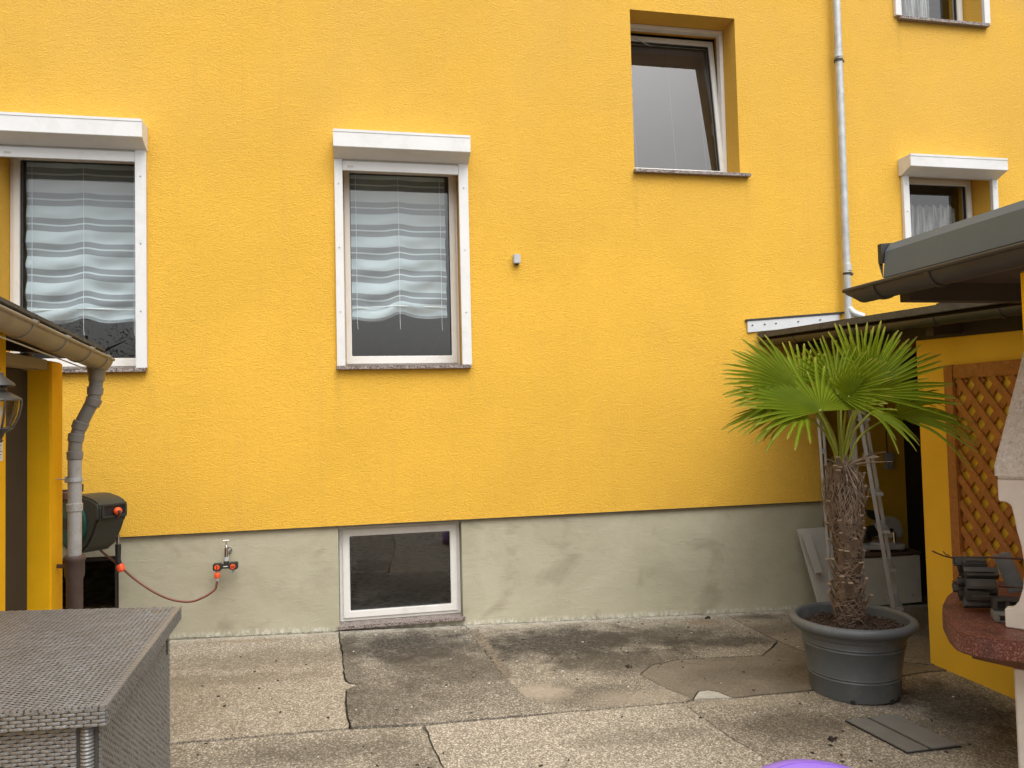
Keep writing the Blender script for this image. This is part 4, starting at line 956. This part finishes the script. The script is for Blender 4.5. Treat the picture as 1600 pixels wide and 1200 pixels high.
for (a, b_, r_) in (((2.69, -2.56, .845), (2.535, -2.60, .895), .0035), ((2.68, -2.60, .735), (2.60, -2.64, .765), .003), ((2.66, -2.56, .86), (2.61, -2.58, .885), .002)):
    m = MB(); m.tube(smoothpath([a, (Vector(a)+Vector(b_))/2+Vector((0, 0, -.006)), b_], 4), [r_*1.3]*4+[r_]*4+[r_*.5], 6); off(m, EO).build('spike', M['rust'], ed)
for z_, yy in ((.853, -2.62), (.735, -2.68)):
    m = MB(); m.tube([(2.80, yy, z_), (3.02, yy-.13, z_-.004)], .0045, 6); off(m, EO).build('rod', M['rust'], ed)
hbm = empty('loose_block', (2.795, -2.74, .622), 'pale hollow block lying lowest beside the bundle on the shelf', 'block', group='loose hollow blocks on the shelf')
m = MB(); hollow(m, (0, 0, .022), Vector((.45, -.35, 0)).normalized()*-.045, Vector((.6, .77, 0)).normalized()*.0, (0, 0, .02)) if False else None
def lblock(name, loc, ang, lx, ly, lz, label, m_, par=None, tilt=0):
    e = empty(name, loc, label, 'block', group='loose hollow blocks on the shelf')
    v1 = Vector((math.cos(ang), math.sin(ang), tilt)).normalized(); v2 = Vector((-math.sin(ang), math.cos(ang), 0)); v3 = v1.cross(v2)
    m = MB(); hollow(m, Vector((0, 0, lz)), v2*ly, v1*lx, v3*lz); m.build('casting', M[m_], e, bevel=.002); return e
bpy.data.objects.remove(hbm)
lblock('loose_block', (2.735, -2.80, .622), R(-35), .062, .055, .016, 'pale flat hollow block lying lowest on the shelf beside the white panel', 'block_pale')
lblock('loose_block', (2.765, -2.755, .655), R(-35), .055, .042, .024, 'darker hollow block resting on top of the pale flat one', 'block')
m = MB(); m.bar((2.95, -2.63, .69), (2.90, -2.60, .86), .07, .012, up=(-.7, -.7, 0)); m.bar((2.975, -2.62, .69), (2.925, -2.585, .86), .02, .03, up=(-.7, -.7, 0))
tag(m.build('metal_strip', M['block_pale'], None, bevel=.002), 'pale grey angled profile leaning on the shelf inside the fireplace', 'profile')

# ------------------------------------------------------------------ palm in pot
PX, PY, PZ = 2.735, -1.72, gz(2.735)+.005
pt_ = empty('plant_pot', (PX, PY, PZ), 'round slate grey plastic plant pot with rolled rim on the slabs', 'plant pot')
prf = [(.001, 0), (.245, 0), (.256, .006), (.264, .10), (.2685, .108), (.264, .114), (.2695, .124), (.266, .131), (.290, .265), (.296, .272), (.291, .279), (.298, .289), (.294, .296), (.305, .352),
       (.318, .356), (.347, .362), (.362, .374), (.367, .390), (.362, .405), (.348, .415), (.332, .417), (.322, .412), (.318, .395), (.312, .33), (.30, .325), (.001, .325)]
m = MB(); m.lathe([(r_*.915, z_) for r_, z_ in prf], 72); po = m.build('shell', M['pot'], pt_, smooth=True, ang=50)
for a in (-128, -75, -60):
    ca, sa = math.cos(R(a)), math.sin(R(a)); m = MB(); m.obox((ca*.237, sa*.237, .010), (ca*.004, sa*.004, 0), (-sa*.012, ca*.012, 0), (0, 0, .010)); m.build('foot_notch', M['black'], pt_)
NS = 48; v = []; f_ = []
for j in range(14):
    for k in range(NS):
        a = 2*math.pi*k/NS; r_ = .285*j/13; v.append((r_*math.cos(a), r_*math.sin(a), .352+.014*noise.noise((r_*math.cos(a)*20, r_*math.sin(a)*20, 0))+.02*(1-j/13)))
for j in range(13):
    for k in range(NS): f_.append((j*NS+k, j*NS+(k+1) % NS, (j+1)*NS+(k+1) % NS, (j+1)*NS+k))
m = MB(); m.add(v, f_); m.build('soil', M['soil'], pt_, smooth=True)
m = MB()
for k in range(700):
    a = random.random()*6.28; r_ = .275*math.sqrt(random.random()); s = random.uniform(.003, .009)
    rot = Matrix.Rotation(random.random()*6.28, 3, Vector((random.random(), random.random(), random.random()+.1)).normalized())
    m.obox((r_*math.cos(a), r_*math.sin(a), .362+.02*(1-r_/.3)), rot @ Vector((s, 0, 0)), rot @ Vector((0, s*.6, 0)), rot @ Vector((0, 0, s*.3)))
tag(m.build('bark_chips', simple('bark_chips', (.062, .038, .026), .9, var=.6, vs=60), pt_), kind='stuff')

pm = empty('palm_tree', (PX-.02, PY, PZ+.37), 'fan palm with shaggy brown trunk growing in the slate grey pot', 'palm')
PO = Vector((PX-.02, PY, PZ+.37))
TH = .96
def axis(t): return Vector((.02*math.sin(t*3)-.012*t, .0, TH*t))
v = []; f_ = []; NT, NK = 40, 28
def trad(t): return .071+.005*math.sin(t*9+.5)+.020*math.exp(-((t-.78)/.2)**2)-.058*max(0, (t-.82)/.18)**.8 - .004*t
for j in range(NT+1):
    t = j/NT; c_ = axis(t)
    for k in range(NK):
        a = 2*math.pi*k/NK; r_ = trad(t)*(.88+.14*noise.noise((math.cos(a)*2.2, math.sin(a)*2.2, t*9)))
        v.append(c_+Vector((r_*math.cos(a), r_*math.sin(a), 0)))
for j in range(NT):
    for k in range(NK): f_.append((j*NK+k, j*NK+(k+1) % NK, (j+1)*NK+(k+1) % NK, (j+1)*NK+k))
m = MB(); m.add(v, f_); m.build('trunk', M['trunk'], pm, smooth=True)
m = MB()
for k in range(1900):
    t = random.random()**.8; a = random.random()*6.28; c_ = axis(t); rad = trad(t)*random.uniform(.92, 1.10)
    if t > .55: rad += .012*random.random()
    p = c_+Vector((math.cos(a)*rad, math.sin(a)*rad, 0)); L = random.uniform(.04, .14)
    tan_ = Vector((-math.sin(a), math.cos(a), 0)); sg = random.choice((-1, 1))
    if t > .62: d_ = tan_*sg*random.uniform(0, .7)+Vector((0, 0, -1))
    else: d_ = tan_*sg*random.uniform(.3, 1.3)+Vector((0, 0, random.uniform(-1, .5)))
    d_.normalize(); o_n = Vector((math.cos(a), math.sin(a), 0))
    q = []
    for s in range(5):
        u_ = s/4; pp_ = p+d_*L*u_+Vector((0, 0, -.25*L*u_*u_)); ang_ = Vector((pp_.x-c_.x, pp_.y-c_.y, 0)); rr2 = ang_.length
        if rr2 > 0: pp_ = Vector((c_.x, c_.y, pp_.z))+ang_/rr2*(rad+.010*math.sin(u_*3.1)*random.uniform(.3, 1.4))
        q.append(pp_)
    wdt = random.uniform(.0008, .0022)
    vs = []
    for s, pp_ in enumerate(q):
        sd_ = d_.cross(o_n).normalized()*wdt*(1-.6*s/4); vs += [pp_+sd_, pp_-sd_]
    m.add(vs, [(2*s, 2*s+1, 2*s+3, 2*s+2) for s in range(4)])
tag(m.build('fibre', M['fibre'], pm), kind='stuff')
# long loose threads near the crown
m = MB()
for k in range(110):
    a = random.random()*6.28; t = random.uniform(.80, .98); c_ = axis(t); p = c_+Vector((math.cos(a), math.sin(a), 0))*(trad(t)+.004)
    L = random.uniform(.12, .30); pts = [p]
    for s in range(1, 7):
        u_ = s/6; pts.append(p+Vector((math.cos(a), math.sin(a), 0))*.035*math.sin(u_*3)+Vector((-math.sin(a), math.cos(a), 0))*random.uniform(-.012, .012)*3*u_+Vector((0, 0, .02*math.sin(u_*2.6)-L*u_*u_)))
    m.tube(pts, .0011, 4)
for (dx, dz) in ((.12, .06), (.15, .03), (.10, -.01), (.13, .01)):
    c_ = axis(.93); m.tube([c_+Vector((.05, -.02, 0)), c_+Vector((.05+dx, -.06, dz))], .0022, 5)
for (a0, L_, up_) in ((-60, .17, .05), (-20, .20, .07), (-110, .10, -.09), (-95, .12, -.12), (-75, .11, -.10), (-40, .22, .02), (200, .10, .04)):
    c_ = axis(.93); dd_ = Vector((math.cos(R(a0)), math.sin(R(a0)), 0)); m.tube(smoothpath([c_+dd_*.04, c_+dd_*(.04+L_*.5)+Vector((0, 0, up_*.7)), c_+dd_*(.04+L_*(1 if up_ > -.05 else .6))+Vector((0, 0, up_))], 4), [.0042]*5+[.0028]*4, 6)
tag(m.build('threads', M['fibre'], pm), kind='stuff')
for k in range(46):
    t = random.uniform(.03, .88); a = random.uniform(0, 6.28); c_ = axis(t); o_n = Vector((math.cos(a), math.sin(a), 0)); tn = Vector((-math.sin(a), math.cos(a), 0))
    L = random.uniform(.05, .13); w0 = random.uniform(.016, .032)
    lean = tn*random.uniform(-.3, .3)
    p0 = c_+o_n*trad(t)*.82; p1 = p0+o_n*random.uniform(.030, .058)+Vector((0, 0, L))+lean*L
    m = MB(); n_ = o_n*.007
    m.add([p0-tn*w0-n_, p0+tn*w0-n_, p0+tn*w0+n_, p0-tn*w0+n_, p1-tn*w0*.45-n_, p1+tn*w0*.45-n_, p1+tn*w0*.45+n_, p1-tn*w0*.45+n_], [(0, 3, 2, 1), (4, 5, 6, 7), (0, 1, 5, 4), (1, 2, 6, 5), (2, 3, 7, 6), (3, 0, 4, 7)])
    st = m.build('leaf_base', M['stub'], pm, bevel=.002)
    m = MB(); m.obox(p1+Vector((0, 0, .002)), tn*w0*.45, n_*1.1, (0, 0, .003)); m.build('cut_face', M['stubcut'], st)

RT = Vector((.979, -.203, 0)); AW = Vector((.203, .979, 0)); UP = Vector((0, 0, 1))
crown = axis(.97)+Vector((0, 0, .0))
def fan(hub, a, nrm_, L, spread, droop=.12, nseg=38, skew=0, dark=False, cup=.18, seed=0):
    rnd = random.Random(seed); hub = Vector(hub)-PO
    a = (RT*a[0]+AW*a[1]+UP*a[2]).normalized(); n_ = (RT*nrm_[0]+AW*nrm_[1]+UP*nrm_[2]); n_ = (n_-a*n_.dot(a)).normalized(); b_ = n_.cross(a)
    vs = []; fs = []; tip = []; ribv = []
    d0 = 2*spread/nseg
    for i in range(nseg):
        th0 = R(-spread+(i+.5)*d0); jit_ = R(rnd.uniform(-2.2, 2.2)); half = R(d0)/2*1.02
        Ls = L*(1-.22*(abs(math.degrees(th0))/115)**2)*rnd.uniform(.93, 1.05)
        if rnd.random() < .05: Ls *= .75
        jn = rnd.uniform(-.03, .03); extra = rnd.uniform(.6, 1.5)
        prev_w = None
        st = [(.03, 1), (.25, 1), (.50, 1), (.60, .97), (.72, .80), (.92, .60), (1.0, .26)]
        base = len(vs)
        for (q, wf) in st:
            th = th0+jit_*max(0, q-.5)*2; r_ = Ls*q; w_ = Ls*min(q, .50)*math.tan(half)*(wf if q > .55 else 1)
            dirv = a*math.cos(th)+b_*math.sin(th); per = -a*math.sin(th)+b_*math.cos(th)
            # cupped blade, drooping ends
            lift = cup*abs(math.sin(th))*r_*.5
            c_ = hub+dirv*r_+n_*(lift+jn*max(0, q-.5)*3*r_)-UP*droop*extra*L*(q**3)
            fold = w_*.95*min(1, 2.2*(1.15-q))
            vs += [c_-per*w_+n_*fold*.5, c_-n_*fold*.5, c_+per*w_+n_*fold*.5]; tip += [q]*3; ribv += [0, 1, 0]
        for s in range(len(st)-1):
            k = base+s*3; fs += [(k, k+1, k+4, k+3), (k+1, k+2, k+5, k+4)]
    me = bpy.data.meshes.new('fan_leaf'); me.from_pydata([tuple(x) for x in vs], [], fs)
    at_ = me.attributes.new('tip', 'FLOAT', 'POINT'); at_.data.foreach_set('value', tip); ar_ = me.attributes.new('rib', 'FLOAT', 'POINT'); ar_.data.foreach_set('value', ribv); me.materials.append(M['leaf'])
    o = bpy.data.objects.new('fan_leaf', me); COL.objects.link(o); o.parent = pm
    m = MB(); mid = crown.lerp(hub, .5)+UP*.03
    m.tube(smoothpath([crown+Vector((rnd.uniform(-.03, .03), rnd.uniform(-.03, .03), -.10)), crown.lerp(hub, .25), mid, hub+a*.01], 4), [.0095]*3+[.0065]*10, 8); m.build('petiole', M['petiole'], o, smooth=True)
fans = [
 ((2.455,-1.93,1.530), (-.25,.66,.60), (.10,-.60,.78), .50, 102, .07, 32),
 ((2.42,-1.78,1.655), (-.93,.05,.34), (.1,-.80,.58), .45, 58, .08, 20),
 ((2.78,-1.64,1.640), (-.10,.25,1), (.05,-1,.15), .34, 66, .02, 20),
 ((2.85,-1.74,1.620), (.76,.15,.62), (-.15,-.85,.45), .52, 66, .05, 26),
 ((2.84,-1.80,1.650), (.30,-.12,.92), (.2,-1,.1), .34, 52, .02, 20),
 ((3.02,-1.74,1.490), (.97,-.12,.16), (-.05,-.55,.82), .45, 50, .28, 16),
 ((2.42,-1.84,1.520), (-.98,-.05,.02), (.0,-.30,.95), .44, 72, .24, 20),
 ((2.86,-1.78,1.520), (.70,-.30,-.30), (.2,-.5,.8), .26, 55, .30, 12),
 ((2.72,-1.42,1.60), (.05,.95,.30), (0,-.30,.95), .44, 95, .12, 26),
 ((2.58,-1.58,1.66), (-.42,.55,.66), (.1,-.7,.70), .42, 70, .06, 22),
 ((2.98,-1.52,1.60), (.62,.55,.40), (-.1,-.5,.85), .43, 80, .14, 22),
 ((2.62,-1.93,1.60), (.10,-.30,.80), (.1,-.9,-.2), .20, 60, .02, 12),
 ((2.62,-1.60,1.54), (-.85,.4,-.05), (0,-.3,.95), .38, 60, .26, 18),
 ((2.60,-1.86,1.62), (.55,-.35,.45), (-.1,-.75,.62), .30, 75, .06, 22),
]
for i, a in enumerate(fans): fan(a[0], a[1], a[2], a[3], a[4], a[5], a[6], seed=i*13+5)

# ------------------------------------------------------------------ things in the passage
LZ = gz(3.66); ld = empty('step_ladder', (3.63, -.48, LZ), 'aluminium step ladder standing open behind the palm trunk', 'ladder', rz=R(-33))
for yy in (-.17, .17):
    o2 = .055 if yy > 0 else 0
    m = MB(); m.bar((.06+o2, yy, 1.72), (.265+o2, yy*1.25, .0), .026, .024, up=(0, 1, 0)); m.build('stile', M['alu'], ld, bevel=.003)
    m = MB(); m.bar((-.205+o2*.6, yy*.9, 1.66), (-.155+o2*.6, yy*1.1, .0), .018, .02, up=(0, 1, 0)); m.build('rear_stile', M['alu'], ld, bevel=.003)
for k in range(6):
    t = (k+.7)/6.4; x = .06+.205*t; z_ = 1.72*(1-t); m = MB(); m.box(x-.01, x+.065, -.17-.04*t, .17+.04*t, z_-.012, z_+.012); m.build('step', M['alu'], ld, bevel=.003)
for t in (.22, .5, .88):
    m = MB(); z_ = 1.66*(1-t); m.box(-.20+.05*t, -.18+.05*t, -.15, .17, z_-.010, z_+.010); m.build('brace', M['alu'], ld)
m = MB(); m.box(-.22, .08, -.19, .19, 1.64, 1.67); m.build('platform', M['alu'], ld, bevel=.004)
m = MB(); m.bar((-.195, -.19, .95), (.13, -.20, .98), .004, .015, up=(0, 1, 0)); m.build('stay', M['alu'], ld)
m = MB(); m.box(.02, .07, .185, .20, 1.05, 1.60); m.build('tool_strip', M['board'], ld)
bd = empty('leaning_board', (3.665, -.06, gz(3.66)), 'tall pale grey board leaning on the plinth left of the ladder', 'board')
m = MB(); m.prism([(-.13, -.13, .005), (.05, -.13, .005), (.05, .03, .66), (-.215, .03, .66)], (0, -.018, .003)); m.build('panel', M['board'], bd, bevel=.002)
bd2 = empty('leaning_board', (3.595, -.11, gz(3.6)), 'narrow pale strip propped against the front of the grey board', 'board')
m = MB(); m.prism([(-.085, -.062, .33), (-.02, -.062, .33), (-.08, .012, .66), (-.155, .012, .66)], (0, -.012, .002)); m.build('strip', M['board'], bd2, bevel=.002)
cb = empty('low_cabinet', (4.3, .2, gz(4.3)), 'low white cabinet with brown top inside the shaded recess', 'cabinet')
CZ = gz(4.3)
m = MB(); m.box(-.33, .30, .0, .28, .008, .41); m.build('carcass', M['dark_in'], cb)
for a, b_ in ((-.33, .30),):
    m = MB(); m.box(a, b_, -.195, -.178, .012, .40); m.build('door', M['cabinet'], cb, bevel=.002)
m = MB(); m.box(-.325, .295, -.177, .0, .012, .40); m.build('side', M['cabinet'], cb)
m = MB(); m.box(-.34, .31, -.20, .28, .412, .432); m.build('top', M['wood_brown'], cb, bevel=.002)
m = MB(); m.tube([(.20, -.195, .08), (.20, -.21, .08)], .008, 8); m.build('knob', M['zinc'], cb)
# mitre saw
ms = empty('mitre_saw', (4.36, .16, CZ+.433), 'grey mitre saw with dark blade guard standing on the low cabinet', 'mitre saw')
m = MB(); m.prism([(-.21, -.07, .02), (-.04, -.13, .02), (.10, -.15, .02), (.16, -.10, .02), (.16, .07, .02), (-.21, .07, .02)], (0, 0, .035)); m.box(-.20, -.15, -.06, .06, 0, .02); m.box(.10, .15, -.08, .06, 0, .02); m.build('base', M['saw_metal'], ms, bevel=.005)
m = MB(); m.tube([(0, 0, .055), (0, 0, .068)], .11, 28); m.build('turntable', M['saw_metal'], ms, smooth=True)
m = MB(); m.box(-.02, .17, -.05, -.035, .06, .105); m.box(-.22, -.05, .05, .065, .057, .12); m.build('fence', M['wood_pale'], ms)
m = MB(); m.bar((.05, .06, .06), (-.01, .05, .22), .05, .05, up=(0, 1, 0)); m.tube([(-.04, .05, .21), (.06, .05, .21)], .028, 14); m.build('arm', M['saw_metal'], ms, bevel=.006, smooth=True)
# guard: thick half disc with curved cover
gpts = [(.06+.12*math.cos(R(a)), .16+.12*math.sin(R(a))) for a in range(-60, 151, 14)]+[(-.02, .13), (.04, .10)]
m = MB(); m.prism([(x, -.045, z_) for x, z_ in gpts], (0, .05, 0)); m.build('blade_guard', simple('polished_guard', (.70, .69, .67), .3, metal=.4), ms, bevel=.008, smooth=True)
m = MB(); m.tube([(.06, -.052, .16), (.06, .01, .16)], .024, 16); m.tube([(.07, -.07, .06), (.075, -.06, .15)], .016, 12); m.build('spindle', M['chrome'], ms, smooth=True)
m = MB(); m.tube([(-.13, .03, .14), (-.05, .02, .16), (-.02, .02, .165)], [.05, .05, .042], 16); m.box(-.17, -.11, -.02, .06, .09, .18); m.build('motor', M['black'], ms, bevel=.006, smooth=True)
m = MB(); m.prism([(-.16, -.02, .33), (-.13, -.02, .345), (-.05, -.02, .325), (.0, -.02, .28), (.01, -.02, .235), (-.03, -.02, .24), (-.10, -.02, .27)], (0, .035, 0)); m.build('grip', M['reel_case'], ms, bevel=.008, smooth=True)
m = MB(); m.tube([(-.02, 0, .25), (.02, 0, .20)], .014, 10); m.build('link', M['chrome'], ms, smooth=True)
m = MB(); m.obox((4.50, .36, CZ+.465), (.11, .02, 0), (-.006, .03, 0), (0, 0, .032)); tag(m.build('timber_offcut', M['wood_pale'], None, bevel=.002), 'short pale timber offcut lying behind the mitre saw', 'timber')

# ------------------------------------------------------------------ drain cover and inflatable
dr = empty('drain_cover', (2.57, -2.29, gz(2.57)), 'two part grey drain cover let into the slab before the pot', 'drain cover')
A_, Bv, Cv, Dv = (2.397, -2.111), (2.70, -2.085), (2.745, -2.485), (2.442, -2.503)
def lp(p, q, t): return (p[0]+(q[0]-p[0])*t, p[1]+(q[1]-p[1])*t)
def dpoly(mb, ps, z0, h):
    mb.prism([(p[0]-2.57, p[1]+2.29, gz(p[0])-gz(2.57)+z0) for p in ps], (0, 0, h))
m = MB(); dpoly(m, [A_, Bv, Cv, Dv], .0045, .003); m.build('frame', M['black'], dr)
def shrink(ps, k):
    cx = sum(p[0] for p in ps)/4; cy = sum(p[1] for p in ps)/4
    return [(p[0]+(cx-p[0])*k[0], p[1]+(cy-p[1])*k[1]) for p in ps]
m = MB(); dpoly(m, shrink([A_, lp(A_, Bv, .43), lp(Dv, Cv, .43), Dv], (.07, .03)), .006, .006); m.build('plate', M['drain'], dr, bevel=.002)
m = MB(); dpoly(m, shrink([lp(A_, Bv, .445), Bv, Cv, lp(Dv, Cv, .445)], (.06, .035)), .006, .0075); m.build('plate', M['drain'], dr, bevel=.002)

inf = empty('inflatable_chair', (1.48, -3.55, gz(1.35)), 'shiny purple inflatable chair, only its top showing at the bottom edge', 'inflatable chair')
m = MB(); m.lathe([(.001, .02), (.34, .0), (.42, .04), (.45, .08), (.42, .12), (.36, .15), (.001, .14)], 40); m.build('seat', M['purple'], inf, smooth=True, ang=80)
bk = []
for k in range(33):
    a = R(200*k/32-100-90+180); bk.append(Vector((.33*math.cos(a)+.0, 0.05+.33*math.sin(a), .028+.182*math.cos((k/32-.5)*math.pi))))
m = MB(); m.tube(bk, [.05]+[.115-.02*abs(k/30-.5) for k in range(31)]+[.05], 22); m.build('backrest', M['purple'], inf, smooth=True, ang=80)

m = MB(); m.tube([p+Vector((0, -.004, .114-.02*abs(k/32-.5))) for k, p in enumerate(bk)][3:-3], .004, 6); m.build('seam', simple('purple_seam', (.20, .10, .48), .35, var=.02), inf)

# tree behind the camera, seen only as a reflection in the left window
tb = empty('garden_tree', (-4.85, -9.2, gz(-4)+.0), 'small leafy tree across the yard mirrored in the leftmost window', 'tree')
m = MB(); m.tube([(0, 0, 0), (.05, 0, .8), (0, .05, 1.7), (.1, 0, 3.0)], [.09, .07, .05, .02], 10)
for k in range(9):
    a = k*2.4; z_ = 1.1+k*.16; m.tube([(0, 0, z_), (math.cos(a)*.5, math.sin(a)*.5, z_+.35), (math.cos(a)*.9, math.sin(a)*.9, z_+.5)], [.03, .02, .006], 6)
m.build('trunk', M['bark'], tb, smooth=True)
m = MB()
for cc in range(34):
    a = random.random()*6.28; rr_ = 1.15*math.sqrt(random.random()); cen = Vector((rr_*math.cos(a), rr_*math.sin(a), random.uniform(1.5, 3.60-.6*rr_)))
    for k in range(110):
        p = cen+Vector((random.gauss(0, .16), random.gauss(0, .16), random.gauss(0, .13))); s = random.uniform(.016, .030)
        rot = Matrix.Rotation(random.random()*6.28, 3, Vector((random.random()-.5, random.random()-.5, random.random()-.5)).normalized())
        m.add([p+rot @ Vector((-s, 0, 0)), p+rot @ Vector((0, -s*.45, 0)), p+rot @ Vector((s, 0, 0)), p+rot @ Vector((0, s*.45, 0))], [(0, 1, 2, 3)])
tag(m.build('crown', simple('tree_leaves', (.075, .11, .02), .6, var=.4, vs=3), tb), kind='stuff')
